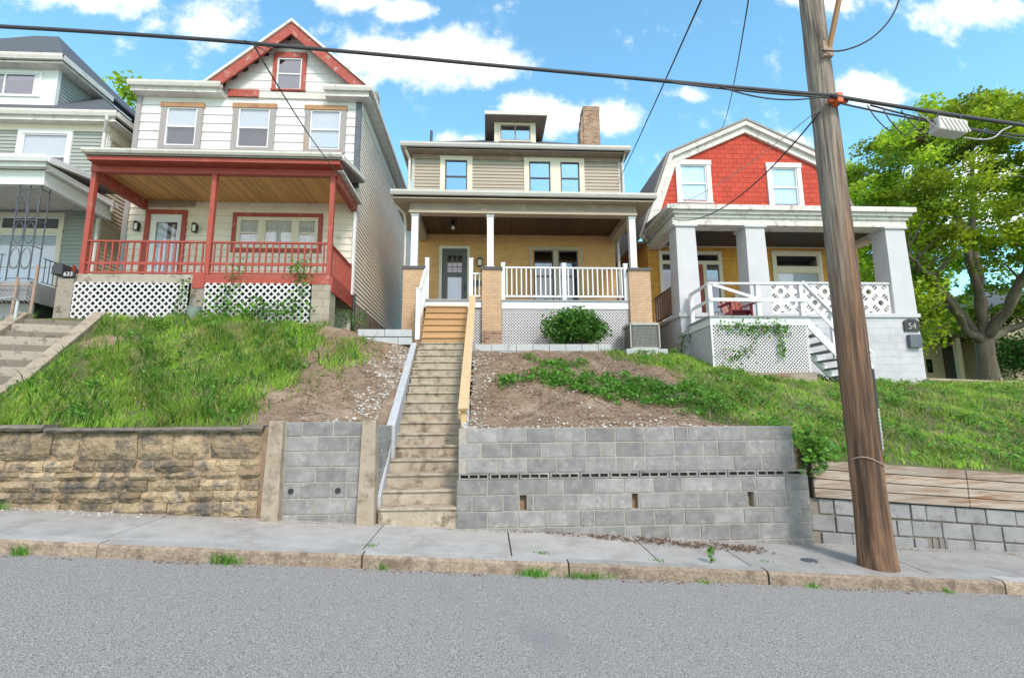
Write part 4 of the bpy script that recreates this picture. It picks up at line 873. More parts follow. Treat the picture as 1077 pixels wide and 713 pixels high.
# ------------------------------------------------------------------ red gambrel house
h3 = thing('house', 'house with a red shingled barn shaped gable over a heavy white pillared porch', 'house', (8.7, 15.2, 4.35))
GP = [(5.06, 7.2), (6.12, 10.08), (8.74, 11.30), (11.33, 10.06), (12.40, 7.2)]
m = MB(); gw = [(6.28, 7.47, 8.55, 10.02), (9.39, 10.58, 8.42, 9.98)]
def gx(z):
    if z < 10.07: t_ = (z-7.2)/2.87; return (5.06+1.06*t_, 12.40-1.07*t_)
    t_ = (z-10.07)/1.23; return (6.12+2.62*t_, 11.33-2.59*t_)
z = 7.2
while z < 11.28:
    z2 = min(z+.12, 11.30); zm = (z+z2)/2; a, b = gx(zm)
    for p, q in subtract((a, b), [(h[0]+.06, h[1]-.06) for h in gw if h[2]+.04 < zm < h[3]-.06]): m.box(p, q, 15.2, 15.28, z, z2, .5)
    z = z2
m.build('gable_wall', 'red_shingle', h3)
for i, q in enumerate(gw): window(h3, *q, 15.19, cas=.15, head=.16, headm='white_trim', blind=[.95, .9][i], casd=.05)
m = MB()
def ribbon(m, P, w_, ya, yb, out=0):
    for i in range(len(P)-1):
        (xa, za), (xb, zb) = P[i], P[i+1]; L_ = math.hypot(xb-xa, zb-za); nx_, nz_ = (zb-za)/L_, -(xb-xa)/L_
        # the mitre between segments: offset along each vertex's bisector
        def off(j, d):
            x, z = P[j]; ns_ = []
            for k in (j-1, j):
                if 0 <= k < len(P)-1:
                    dx, dz = P[k+1][0]-P[k][0], P[k+1][1]-P[k][1]; l_ = math.hypot(dx, dz); ns_.append((dz/l_, -dx/l_))
            bx, bz = sum(q[0] for q in ns_), sum(q[1] for q in ns_); l_ = math.hypot(bx, bz); bx /= l_; bz /= l_
            c_ = bx*ns_[0][0]+bz*ns_[0][1]; return (x+bx*d/c_, z+bz*d/c_)
        m.prism([off(i, out), off(i+1, out), off(i+1, out+w_), off(i, out+w_)], ya, yb)
ribbon(m, GP, .23, 15.10, 15.19, 0); m.build('rake_board', 'old_white', h3)
m = MB(); ribbon(m, GP, .13, 15.0, 15.10, -.10); m.build('rake_edge', 'old_white', h3)
m = MB(); ribbon(m, GP, .07, 14.98, 24.5, -.19); m.build('roof', 'shingle_grey', h3)
m = MB(); m.box(4.86, 5.28, 15.12, 24.2, 7.10, 7.16); m.box(12.17, 12.6, 15.12, 24.2, 7.10, 7.16); m.build('soffit', 'taupe', h3)
m = MB(); m.box(5.2, 12.25, 24.3, 24.4, 2.6, 9); m.box(5.2, 5.3, 15.3, 24.3, 2.6, 7.2); m.box(12.15, 12.25, 15.3, 24.3, 2.4, 7.2)
WA = (5.55, 7.62, 4.35, 6.86); WB = (9.30, 10.98, 4.75, 6.90)
panel(m, 5.2, 12.25, 2.5, 7.4, 15.2, 15.3, [(WA[0]+.05, WA[1]-.05, WA[2], WA[3]-.05), (WB[0]+.05, WB[1]-.05, WB[2]+.04, WB[3]-.05)]); m.build('brick_wall', 'brick_amber', h3)
# entrance group: door between two narrow windows with transoms
m = MB(); frame(m, WA[0], WA[1], 4.36, WA[3], 15.14, 15.26, .11); m.box(WA[0]+.11, WA[1]-.11, 15.145, 15.25, 6.42, 6.54); m.box(6.05, 6.17, 15.145, 15.25, 4.47, 6.42); m.box(6.98, 7.10, 15.145, 15.25, 4.47, 6.42); eg = m.build('entrance_frame', 'cream_trim', h3)
m = MB(); frame(m, 6.18, 6.97, 4.38, 6.41, 15.17, 15.22, .13); m.build('door', 'red_paint', eg); m = MB(); m.box(6.31, 6.84, 15.2, 15.205, 4.5, 6.29); m.box(5.66, 6.05, 15.2, 15.205, 4.5, 6.42); m.box(7.10, 7.51, 15.2, 15.205, 4.5, 6.42); m.box(5.66, 7.51, 15.2, 15.205, 6.54, 6.75); m.build('pane', 'glass_dark', eg)
m = MB(); m.box(5.6, 7.55, 15.288, 15.292, 4.4, 6.8); m.build('room_shade', 'shade_and_black', eg); m = MB(); m.box(5.68, 6.03, 15.24, 15.245, 4.5, 6.1); m.box(7.12, 7.5, 15.24, 15.245, 4.5, 6.1); m.build('blind', 'blind', eg)  # one dark sheet paints the unlit room behind the entrance glass
window(h3, WB[0], WB[1], 4.75, 6.32, 15.18, cas=.12, casm='cream_trim', blind=.97, casd=.03, style='single', sashm='cream_trim'); window(h3, WB[0], WB[1], 6.27, 6.90, 15.18, cas=.12, casm='cream_trim', blind=.6, glass='glass_dark', sill=False, casd=.034, style='single', sashm='cream_trim', name='transom_window')
m = MB(); m.box(7.95, 8.15, 15.12, 15.2, 5.15, 5.42); m.build('letter_box', 'cream_trim', h3)
m = MB(); m.box(5.2, 12.2, 15.12, 15.19, 7.0, 7.2); m.build('frieze', 'cream_trim', h3)
# white porch: pillars, entablature, foundation
for (a, b) in ((5.27, 5.88), (7.27, 7.88), (11.38, 12.02)):
    m = MB(); m.hexa([(a, 13.0, 4.37), (b, 13.0, 4.37), (b, 13.6, 4.37), (a, 13.6, 4.37), (a+.03, 13.03, 6.84), (b-.03, 13.03, 6.84), (b-.03, 13.57, 6.84), (a+.03, 13.57, 6.84)]); p_ = m.build('pillar', 'painted_block', h3, bevel=.008)
    m = MB(); m.box(a-.02, b+.02, 12.98, 13.62, 6.84, 6.90); m.build('cap', 'painted_block', p_)
m = MB(); m.box(5.22, 12.06, 13.03, 13.5, 6.90, 7.10); m.box(5.22, 5.62, 13.5, 15.15, 6.90, 7.10); m.box(11.66, 12.06, 13.5, 15.15, 6.90, 7.10); m.build('beam', 'old_white', h3)
m = MB()
for k, (o, za, zb) in enumerate(((.05, 7.10, 7.19), (.12, 7.19, 7.28), (.20, 7.28, 7.43))): m.box(5.32-o, 12.06+o, 13.03-o, 15.0, za, zb)
m.build('cornice', 'old_white', h3, bevel=.008)
m = MB(); m.prismx([(12.84, 7.432), (15.19, 7.72), (15.19, 7.435)], 5.1, 12.28); m.build('porch_roof', 'shingle_grey', h3)
m = MB(); m.prismx([(12.86, 7.43), (12.86, 7.31), (15.0, 7.31), (15.0, 7.43)], 5.03, 5.115); m.build('gutter', 'white_gutter', h3)
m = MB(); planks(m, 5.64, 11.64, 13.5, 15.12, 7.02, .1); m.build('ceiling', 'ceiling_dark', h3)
m = MB(); m.box(5.22, 12.06, 12.95, 15.19, 4.25, 4.36); m.build('porch_floor', 'painted_block', h3, bevel=.008)
m = MB(); m.box(5.27, 12.02, 13.0, 13.2, 1.6, 4.25); m.box(5.27, 5.45, 13.2, 15.2, 2.4, 4.25); m.box(11.84, 12.02, 13.2, 15.2, 2.0, 4.25); m.build('foundation', 'foundation_block', h3)
def pierced(x, z):
    c_ = .64; z = z-.01; 
    if z < .03 or z > .83 or x < .04 or x > 3.42: return True
    # diamonds with a round hole in the middle, three slots in each side between neighbours
    u, v = (x+z)/c_/1.0, (x-z)/c_/1.0
    fu, fv = u-math.floor(u)-.5, v-math.floor(v)-.5
    if math.hypot(fu, fv) < .17: return False
    for q in (-.16, 0, .16):
        if abs(abs(fu)-.5) < .13 and abs((fv)-q) < .055 and abs(fv) < .25: return (False)
        if abs(abs(fv)-.5) < .13 and abs((fu)-q) < .055 and abs(fu) < .25: return (False)
    return True
m = MB(); raster(m, 7.88, 11.38, 4.36, 5.22, 13.10, 13.19, .0145, pierced); m.build('pierced_balustrade', 'lattice_white', h3)
m = MB(); m.box(7.885, 11.38, 13.07, 13.24, 5.22, 5.28); m.build('coping', 'painted_block', h3)
railing(h3, (5.34, 13.66), (5.34, 15.12), (5.28, 5.28), (4.46, 4.46), 'brown_rail', n=7, bw=.07)
pq = [(11.55, 3.86), (11.98, 3.86), (11.98, 4.12)]+[(11.765+.215*math.cos(t_)*1.0, 4.12+.09*math.sin(t_)) for t_ in np.linspace(.3, math.pi-.3, 7)]+[(11.55, 4.12)]
m = MB(); m.prism(pq, 12.955, 12.985); sg = m.build('number_plaque', 'sign_black', h3); text('54', .24, (11.77, 12.95, 4.0), 'cable_grey', sg)
m = MB(); m.box(11.60, 11.94, 12.88, 12.998, 3.40, 3.76); m.build('letter_box', 'iron', h3, bevel=.01)
# side deck and stairs
dk = thing('deck', 'white timber deck with lattice skirt and open stairs before the red gabled house', 'deck', (6.7, 11.7, 4.0))
m = MB(); m.box(5.42, 7.98, 11.62, 12.94, 3.97, 4.01); m.build('floor', 'grey_deck', dk); m = MB(); m.box(5.46, 7.94, 11.66, 11.70, 3.78, 3.97); m.box(5.46, 5.50, 11.70, 12.94, 3.78, 3.97); m.box(7.90, 7.94, 11.70, 12.94, 3.78, 3.97); m.build('front_board', 'vinyl_white', dk)
m = MB(); lattice(m, 5.48, 7.92, 2.62, 3.78, 11.67, .060, .022, .006); m.box(5.46, 5.50, 11.66, 11.69, 2.6, 3.78); m.build('lattice', 'lattice_white', dk)
m = MB(); m.box(5.40, 7.98, 11.60, 11.72, 2.38, 2.61); m.build('base_board', 'plank_grey', dk)
for x in (5.49, 7.88): m = MB(); m.box(x, x+.03, 11.72, 12.94, 2.4, 3.78); m.build('side_panel', 'painted_block', dk)
m = MB(); m.box(5.5, 7.9, 12.3, 12.32, 2.4, 3.9); m.build('deck_shade_sheet', 'shade_and_black', dk)  # dark sheet painting the shade below the deck
for (x, y) in ((5.53, 11.75), (6.75, 11.75), (7.86, 11.75), (5.53, 12.85)):
    m = MB(); m.box(x-.05, x+.05, y-.05, y+.05, 4.01, 4.82); m.build('post', 'vinyl_white', dk)
m = MB(); m.bar((5.5, 11.73, 4.84), (7.92, 11.73, 4.84), .11, .04); m.bar((5.53, 11.75, 4.84), (5.53, 12.9, 4.84), .1, .04); m.bar((5.5, 11.68, 4.42), (7.92, 11.68, 4.42), .03, .08); m.bar((5.53, 11.75, 4.42), (5.53, 12.9, 4.42), .03, .08); m.bar((5.6, 11.69, 4.80), (6.72, 11.69, 4.45), .03, .07); m.build('rail', 'vinyl_white', dk)
SL = -(3.97-2.35)/1.45
for y in (11.72, 12.62):
    m = MB(); m.prism([(7.96, 3.98), (9.45, 3.98+1.49*SL), (9.45, 3.98+1.49*SL-.12), (9.2, 3.98+1.24*SL-.26), (7.96, 3.72)], y, y+.045); m.build('stringer', 'vinyl_white', dk)
for i in range(8):
    m = MB(); x = 7.98+.18*i; z = 3.80+SL*.18*i; m.box(x, x+.25, 11.77, 12.62, z-.04, z); m.build('tread', 'grey_deck', dk)
for (dz, h, w_) in ((.92, .05, .10), (.55, .09, .03)):
    m = MB(); m.bar((7.9, 11.72, 3.98+dz), (9.50, 11.72, 3.98+dz+1.6*SL), w_, h); m.build('stair_rail', 'vinyl_white', dk)
for x in (8.62, 9.38):
    m = MB(); m.box(x-.045, x+.045, 11.74, 11.82, 3.9+(x-7.96)*SL-.2, 4.85+(x-7.96)*SL); m.build('post', 'vinyl_white', dk)
# red slatted garden chair on the deck
ch = thing('garden_chair', 'red slatted fan back garden chair standing on the white deck', 'chair', (6.55, 12.45, 4.01))
for i in range(6):
    t_ = (i-2.5)/2.5; x = 6.55+t_*.20; h = .40-.08*t_*t_
    m = MB(); m.bar((x, 12.62, 4.22), (x+t_*.10, 12.78, 4.28+h), .068, .018, up=(0, 1, .3)); m.build('back_slat', 'chair_red', ch, bevel=.004)
m = MB()
for i in range(5): m.bar((6.28, 12.22+i*.09, 4.27-.012*i), (6.82, 12.22+i*.09, 4.27-.012*i), .08, .02)
m.build('seat', 'chair_red', ch)
for s_ in (-1, 1):
    m = MB(); m.box(6.55+s_*.33-.06, 6.55+s_*.33+.06, 12.12, 12.72, 4.44, 4.465); m.build('arm', 'chair_red', ch); m = MB(); m.box(6.55+s_*.28-.015, 6.55+s_*.28+.015, 12.17, 12.26, 4.01, 4.44); m.build('leg', 'chair_red', ch)
    m = MB(); m.bar((6.55+s_*.26, 12.2, 4.25), (6.55+s_*.26, 12.86, 4.05), .025, .09); m.build('leg', 'chair_red', ch)

# ------------------------------------------------------------------ grey house at the left edge
h0 = thing('house', 'grey sided house with a wide dormer and an iron porch column', 'house', (-14, 14.5, 4.9))
V2 = (-13.96, -12.40, 8.62, 10.20); V1 = (-14.20, -12.30, 5.0, 7.57)
hh = [(a+.06, b-.06, c+.04, d-.06) for a, b, c, d in (V2, V1)]
m = MB(); siding(m, -18.5, -11.42, 4.9, 10.26, 14.5, .115, hh, lap=.028); m.build('wall', 'siding_grey', h0)
m = MB(); panel(m, -18.5, -11.42, 4.0, 10.4, 14.52, 14.60, hh); m.box(-11.5, -11.42, 14.6, 24, 4, 10.4); m.box(-18.5, -11.42, 23.9, 24, 4, 10.4); m.box(-18.5, -18.4, 14.6, 24, 4, 10.4); m.build('inner_wall', 'siding_grey', h0)
m = MB(tf=swapR(-11.42)); siding(m, 14.5, 24, 4.9, 10.2, 0, .12, lap=.03); m.build('side_wall', 'siding_grey_sunlit', h0)
m = MB(); m.box(-11.54, -11.40, 14.46, 14.52, 4.9, 10.3); m.box(-11.42, -11.385, 14.52, 14.62, 4.9, 10.3); m.box(-11.42, -11.385, 18.0, 18.15, 4.9, 10.2); m.build('corner_board', 'white_trim', h0)
m = MB(); m.box(-18.5, -11.36, 14.44, 14.51, 10.16, 10.36); m.box(-11.42, -11.36, 14.51, 24, 10.0, 10.36); m.build('frieze', 'cream_trim', h0)
m = MB(); m.box(-18.7, -11.02, 14.2, 14.5, 10.36, 10.40); m.box(-11.42, -11.02, 14.5, 24, 10.36, 10.40); gutter(m, -18.7, -10.96, 14.10, 10.66, .16, .13); m.box(-11.06, -10.96, 14.23, 24, 10.50, 10.65); m.box(-18.7, -11.08, 14.22, 14.26, 10.38, 10.52); m.build('eave', 'white_gutter', h0)
m = MB(); hip(m, -18.7, -11.02, 14.14, 24, 10.67, .86); rf = m.build('roof', 'shingle_dark', h0)
window(h0, *V2, 14.475, cas=.13, casm='white_trim', blind=.55, casd=.04)
window(h0, V1[0], V1[1], 5.0, 7.05, 14.475, cas=.12, casm='cream_trim', blind=.96, style='double', casd=.035); window(h0, V1[0], V1[1], 6.98, 7.57, 14.475, cas=.12, casm='cream_trim', glass='glass_dark', style='single', casd=.038, sill=False, name='transom_window')
m = MB(); panel(m, -18.0, -13.30, 10.9, 12.36, 14.72, 14.80, [(-15.9, -14.0, 11.50, 12.30)]); dm = m.build('dormer', 'white_trim', h0)
m = MB(tf=swapR(-13.32)); siding(m, 14.74, 17.5, 11.1, 12.40, 0, .11, lap=.026); m.build('dormer_side', 'siding_grey', dm); m = MB(); m.box(-13.36, -13.29, 14.70, 14.82, 11.1, 12.36); m.box(-13.40, -13.335, 14.8, 17.5, 11, 12.4); m.build('dormer_corner', 'white_trim', dm)
window(h0, -15.95, -13.75, 11.42, 12.28, 14.71, cas=.07, casm='white_trim', style='slider', glass='glass_sky', blind=.3, sill=False, name='dormer_window', casd=.03)
m = MB(); m.box(-18.4, -12.95, 14.40, 17.4, 12.36, 12.42); gutter(m, -18.4, -12.88, 14.28, 12.62, .18, .12); m.box(-12.98, -12.88, 14.40, 16.4, 12.44, 12.62); m.build('dormer_eave', 'white_gutter', dm)
m = MB(); hip(m, -18.4, -12.92, 14.34, 19.0, 12.64, 1.06); m.build('dormer_roof', 'shingle_dark', dm)
downspout(h0, [(-11.25, 14.16, 10.52), (-11.25, 14.16, 10.40), (-11.45, 14.40, 10.1), (-11.48, 14.40, 5.0)], 'white_gutter', .045)
# its porch
m = MB(); m.prismx([(11.95, 7.95), (14.5, 8.4), (14.5, 8.2), (11.95, 7.86)], -18, -10.84); m.build('porch_roof', 'shingle_grey', h0)
m = MB(); gutter(m, -18, -10.74, 11.88, 8.02, .16, .12); m.prismx([(12.0, 8.02), (14.5, 8.42), (14.5, 8.26), (12.0, 7.86)], -10.84, -10.74); m.box(-18, -10.84, 12.0, 12.16, 7.76, 7.86)
m.box(-10.96, -10.84, 12.16, 14.48, 7.72, 7.86); m.box(-18, -11.0, 12.2, 12.36, 7.38, 7.76); m.box(-11.14, -11.0, 12.36, 14.46, 7.38, 7.76); m.build('fascia', 'white_trim', h0)
m = MB(); m.box(-18, -11.14, 12.36, 14.48, 7.66, 7.70); m.build('ceiling', 'white_gutter', h0)
downspout(h0, [(-10.82, 14.2, 7.9), (-10.9, 14.3, 7.6), (-11.28, 14.36, 7.35), (-11.30, 14.38, 5.0)], 'white_gutter', .05)
m = MB(); m.box(-18, -10.98, 12.2, 14.5, 4.82, 4.92); m.build('porch_floor', 'grey_deck', h0)
m = MB(); m.box(-18, -10.96, 12.14, 12.20, 4.42, 4.82); m.box(-11.0, -10.94, 12.2, 14.5, 4.42, 4.82); m.build('front_board', 'grey_deck', h0)
m = MB(); m.box(-18, -11.06, 14.3, 14.5, 3.4, 4.8); m.box(-18, -11.1, 12.5, 12.55, 3.2, 4.42); m.build('foundation', 'painted_block', h0)
ic = MB()
for (x, y) in ((-11.62, 12.28), (-11.36, 12.28), (-11.10, 12.28), (-11.10, 12.52)): ic.bar((x, y, 4.92), (x, y, 7.38), .022, .022)
for zc in (5.5, 6.15, 6.8):
    for s_ in (-1, 1):
        for (xa, xb) in ((-11.62, -11.36), (-11.36, -11.10)):
            cxm = (xa+xb)/2; pts = [(cxm+s_*.11*math.cos(t_), 12.28, zc+.27*math.sin(t_)) for t_ in np.linspace(-1.5, 1.5, 9)]; ic.tube(pts, .010, 5)
for z in (5.0, 5.82, 6.48, 7.3): ic.bar((-11.62, 12.28, z), (-11.1, 12.28, z), .02, .02); ic.bar((-11.1, 12.28, z), (-11.1, 12.52, z), .02, .02)
ic.build('iron_column', 'iron', h0)
railing(h0, (-18, 12.26), (-11.7, 12.26), (5.6, 5.6), (4.98, 4.98), 'iron', n=52, bw=.016, rail=(.03, .02), brail=(.02, .02)); railing(h0, (-11.05, 12.56), (-11.05, 14.4), (5.6, 5.6), (4.98, 4.98), 'iron', n=14, bw=.016, rail=(.03, .02), brail=(.02, .02))

# chain link fence in front of the grey porch
cf = thing('chain_link_fence', 'low chain link fence with rusty leaning posts before the grey porch', 'fence', (-11.6, 12.05, 3.9))
m = MB(); x0, x1 = -13.6, -10.75
for s_ in (-1, 1):
    x = x0-1
    while x < x1+1:
        za, zb = 3.95, 4.75; a = x; b = x+s_*(zb-za)
        lo, hi = (a, b)
        t0, t1 = 0, 1
        if a < x0 or a > x1: t0 = ((x0 if a < x0 else x1)-a)/(b-a)
        if b < x0 or b > x1: t1 = ((x0 if b < x0 else x1)-a)/(b-a)
        if 0 <= t0 < t1 <= 1: m.tube([(a+(b-a)*t0, 12.05+.004*s_, za+(zb-za)*t0), (a+(b-a)*t1, 12.05+.004*s_, za+(zb-za)*t1)], .0035, 4)
        x += .10
m.build('wire_mesh', 'chain', cf)
m = MB(); m.tube([(-13.6, 12.05, 4.78), (-11.9, 12.05, 4.75), (-10.75, 12.05, 4.77)], .016, 6); m.build('top_rail', 'rusty', cf)
for (x, z, r_, dx) in ((-12.9, 4.8, .03, 0), (-11.62, 5.0, .035, .03), (-11.15, 4.95, .03, .04), (-10.72, 5.25, .032, .02)):
    m = MB(); m.tube([(x, 12.03, 3.6), (x+dx, 12.03, z)], r_, 7); m.build('post', 'rusty', cf)
pr_ = thing('pipe_rail', 'short grey pipe handrail bending down beside the old steps at the left edge', 'handrail', (-11.3, 11.2, 3.4))
m = MB(); m.tube([(-10.55, 11.5, 3.4), (-10.55, 11.5, 4.25), (-10.6, 11.4, 4.32), (-10.8, 10.9, 4.1), (-11.0, 10.2, 3.75)], .03, 8); m.build('pipe', 'galv', pr_)
# green pot by the pier
pt = thing('plant_pot', 'grey green bucket standing by the middle pier of the red porch', 'plant pot', (-7.06, 12.15, 4.0))
m = MB(); m.tube([(-7.06, 12.15, 3.95), (-7.06, 12.15, 4.24), (-7.06, 12.15, 4.28)], [.12, .155, .165], 14); m.build('pot', 'pot_green', pt)

# ------------------------------------------------------------------ air conditioner
ac = thing('air_conditioner', 'grey louvred outdoor air conditioner on a concrete pad beside the brick pillar', 'air conditioner', (4.03, 12.62, 3.3))
m = MB(); m.box(3.52, 4.58, 12.22, 13.06, 3.12, 3.27); m.build('pad', 'concrete_grey', ac, bevel=.01)
def rr(cx_, cy_, hx, hy, r_, n=5):
    P = []
    for (sx_, sy_, a_) in ((1, 1, 0), (-1, 1, 90), (-1, -1, 180), (1, -1, 270)):
        for i in range(n+1): t_ = R(a_+90*i/n); P.append((cx_+sx_*(hx-r_)+r_*math.cos(t_), cy_+sy_*(hy-r_)+r_*math.sin(t_)))
    return P
def rrbox(m, hx, hy, r_, za, zb, cx_=4.03, cy_=12.63):
    P = rr(cx_, cy_, hx, hy, r_); n = len(P); m.add([(x, y, za) for x, y in P]+[(x, y, zb) for x, y in P], [tuple(range(n-1, -1, -1)), tuple(range(n, 2*n))]+[(i, (i+1) % n, (i+1) % n+n, i+n) for i in range(n)])
m = MB(); rrbox(m, .355, .34, .09, 3.30, 3.88); m.build('coil', 'ac_fin', ac)
m = MB(); rrbox(m, .40, .38, .10, 3.885, 3.95); rrbox(m, .38, .36, .10, 3.27, 3.32)
for (x, y) in ((3.66, 12.28), (4.40, 12.28), (3.66, 12.98), (4.40, 12.98)): m.box(x-.014, x+.014, y-.014, y+.014, 3.30, 3.89)
m.build('casing', 'ac_body', ac)
m = MB()
for i in range(14): rrbox(m, .368, .352, .095, 3.335+.039*i, 3.341+.039*i)
for i in range(22): x = 3.69+.0325*i; m.box(x, x+.005, 12.272, 12.285, 3.32, 3.885)
m.build('louvres', 'ac_body', ac)
m = MB()
for i in range(7):
    r_ = .05+.045*i; m.tube([(4.03+r_*math.cos(t_), 12.63+r_*math.sin(t_), 3.962) for t_ in np.linspace(0, 2*math.pi, 20)], .006, 4, cap=False)
m.build('fan_grille', 'black_metal', ac)

# ------------------------------------------------------------------ far cream building on the right
bb = thing('house', 'cream stucco house with a dark roof, partly hidden behind the big tree', 'house', (29, 28, 3.3))
m = MB(); panel(m, 25.6, 28.6, 2.8, 7.6, 28, 28.1, [(27.1, 28.1, 3.3, 5.6), (26.0, 26.4, 4.0, 4.8)]); m.box(28.52, 28.6, 26.6, 28, 2.8, 7.6); m.build('wall', 'stucco', bb)
m = MB(); m.box(28.6, 40, 26.6, 36, 2.8, 7.4); m.build('side_wing', 'stucco_dark', bb)
m = MB(); m.box(25.4, 28.5, 26.4, 28, 5.85, 6.05); m.build('porch_roof', 'brown', bb)
for x in (26.55,): m = MB(); m.box(x, x+.25, 26.5, 26.75, 3.0, 5.85); m.build('porch_column', 'stucco', bb)
m = MB(); frame(m, 27.12, 28.08, 3.3, 5.58, 27.95, 28.05, .12); m.build('door', 'brown', bb); m = MB(); m.box(27.2, 28.0, 28.0, 28.02, 3.3, 5.5); m.box(26.0, 26.4, 28.02, 28.04, 4.0, 4.8); m.build('pane', 'glass_dark', bb)
m = MB(); m.box(27.0, 28.2, 28.12, 28.14, 3.2, 5.6); m.box(25.9, 26.5, 28.12, 28.14, 3.9, 4.9); m.build('room_shade', 'shade_and_black', bb)  # dark sheets painting the unlit rooms behind these panes
m = MB(); hip(m, 28.2, 40.4, 26.2, 36.4, 7.45, .5); m.build('roof', 'shingle_dark', bb); m = MB(); m.prismx([(27.6, 7.6), (31, 9.6), (34.4, 7.6)], 25.3, 28.7); m.build('roof', 'shingle_dark', bb)
lf = thing('timber_rail', 'low weathered timber rail along the lawn before the cream house', 'rail', (22, 21, 3))
m = MB(); m.bar((17.5, 19.0, 2.98), (22.3, 19.6, 2.86), .1, .09); m.build('rail', 'plank_grey', lf)
for x in (17.7, 21.2): m = MB(); m.box(x, x+.1, 19.1+(x-17.5)*.1, 19.2+(x-17.5)*.1, 2.2, 3.05); m.build('post', 'plank_grey', lf)

# ------------------------------------------------------------------ utility pole
up = thing('utility_pole', 'weathered brown wooden utility pole with a charred patch, standing in the pavement at right', 'utility pole', (4.44, 5.98, -.2))
def poleR(z): return .184-.0050*(z+.2)
vs = []; fs = []; n = 40; zs = list(np.linspace(-.35, 10.5, 120))
lean = lambda z: (4.615-.004*(z+.2), 5.98)
for z in zs:
    for k in range(n):
        t_ = 2*math.pi*k/n; q = Vector((math.cos(t_)*1.6, math.sin(t_)*1.6, z*.35)); d = .010*noise.noise(q*2)+.007*noise.noise(q*6+Vector((5, 0, 0)))
        crack = -.018*max(0, 1-abs(((t_*3.1+noise.noise(Vector((z*.5, 3, 1)))*.5) % 1.9)-.9)/.10)*(noise.noise(Vector((z*.6, math.floor(t_*3.1/1.9)*7, 0))) > -.15)
        flare = .03*math.exp(-max(0, z+.2)/.25)
        rr_ = poleR(z)+d+crack+flare; lx, ly = lean(z); vs.append((lx+rr_*math.cos(t_), ly+rr_*math.sin(t_), z))
for i in range(len(zs)-1):
    for k in range(n): fs.append((i*n+k, i*n+(k+1) % n, (i+1)*n+(k+1) % n, (i+1)*n+k))
fs.append(tuple((len(zs)-1)*n+k for k in range(n)))
m = MB(); m.add(vs, fs, .5)
pm = MATS['pole_wood']                   # greyer wood with height: sun-bleached top, brown oil-soaked foot
po = m.build('pole', 'pole_wood', up, smooth=True)
def pole_mat():
    m = MATS['pole_wood']; t = m.node_tree; n = t.nodes; L = t.links
    b = n['Principled BSDF']; src = b.inputs['Base Color'].links[0].from_socket
    tc = n.new('ShaderNodeTexCoord'); sp = n.new('ShaderNodeSeparateXYZ'); L.new(tc.outputs['Object'], sp.inputs[0])
    no = n.new('ShaderNodeTexNoise'); no.inputs['Scale'].default_value = 3; mp = n.new('ShaderNodeMapping'); mp.inputs['Scale'].default_value = (3, 3, .3); L.new(tc.outputs['Object'], mp.inputs[0]); L.new(mp.outputs[0], no.inputs[0]); no.inputs['Detail'].default_value = 8
    a = n.new('ShaderNodeMath'); a.operation = 'MULTIPLY_ADD'; L.new(no.outputs[0], a.inputs[0]); a.inputs[1].default_value = 2.5; L.new(sp.outputs[2], a.inputs[2])
    ax = n.new('ShaderNodeMath'); ax.operation = 'MULTIPLY_ADD'; L.new(sp.outputs[0], ax.inputs[0]); ax.inputs[1].default_value = -7.0; L.new(a.outputs[0], ax.inputs[2])
    r = n.new('ShaderNodeMapRange'); r.inputs[1].default_value = 3.4; r.inputs[2].default_value = 5.8; L.new(ax.outputs[0], r.inputs[0])
    # grey fibre
    ng = n.new('ShaderNodeTexNoise'); ng.inputs['Scale'].default_value = 6; ng.inputs['Detail'].default_value = 9; m2 = n.new('ShaderNodeMapping'); m2.inputs['Scale'].default_value = (6, 6, .25); L.new(tc.outputs['Object'], m2.inputs[0]); L.new(m2.outputs[0], ng.inputs[0])
    cr = n.new('ShaderNodeValToRGB'); cr.color_ramp.elements[0].position = .3; cr.color_ramp.elements[0].color = (.06, .045, .035, 1); cr.color_ramp.elements[1].position = .62; cr.color_ramp.elements[1].color = (.31, .26, .21, 1); L.new(ng.outputs[0], cr.inputs[0])
    mi = n.new('ShaderNodeMix'); mi.data_type = 'RGBA'; L.new(r.outputs[0], mi.inputs[0]); L.new(src, mi.inputs[6]); L.new(cr.outputs[0], mi.inputs[7]); L.new(mi.outputs[2], b.inputs['Base Color'])
pole_mat()
m = MB(); m.tube([(4.735, 5.87, 1.65), (4.735, 5.87, 2.15)], .028, 8); m.build('conduit_guard', 'sign_black', up)
m = MB(); m.tube([(4.725, 5.825, 1.18), (4.725, 5.825, 1.66)], .008, 6); 
for z in np.arange(1.2, 1.66, .045): m.tube([(4.725, 5.825, z), (4.725, 5.825, z+.02)], .013, 6)
m.build('ground_wire', 'galv', up)
m = MB(); m.tube([(4.61+.186*math.cos(t_), 5.98+.186*math.sin(t_), 1.05+.05*math.sin(t_*2)) for t_ in np.linspace(math.pi*1.0, math.pi*2.05, 14)], .008, 5); m.build('wire_band', 'rusty', up)
m = MB(); m.bar((4.62, 5.82, 6.45), (4.66, 5.40, 7.35), .05, .05); m.build('wooden_peg', 'bare_wood_head', up); 
m = MB(); m.box(4.53, 4.66, 5.78, 5.84, 6.36, 6.58); m.build('peg_bracket', 'rusty', up)
m = MB(); m.box(4.50, 4.76, 5.74, 5.80, 5.66, 5.74); m.box(4.58, 4.66, 5.70, 5.82, 5.63, 5.77); m.build('cable_clamp', 'orange', up, bevel=.01)

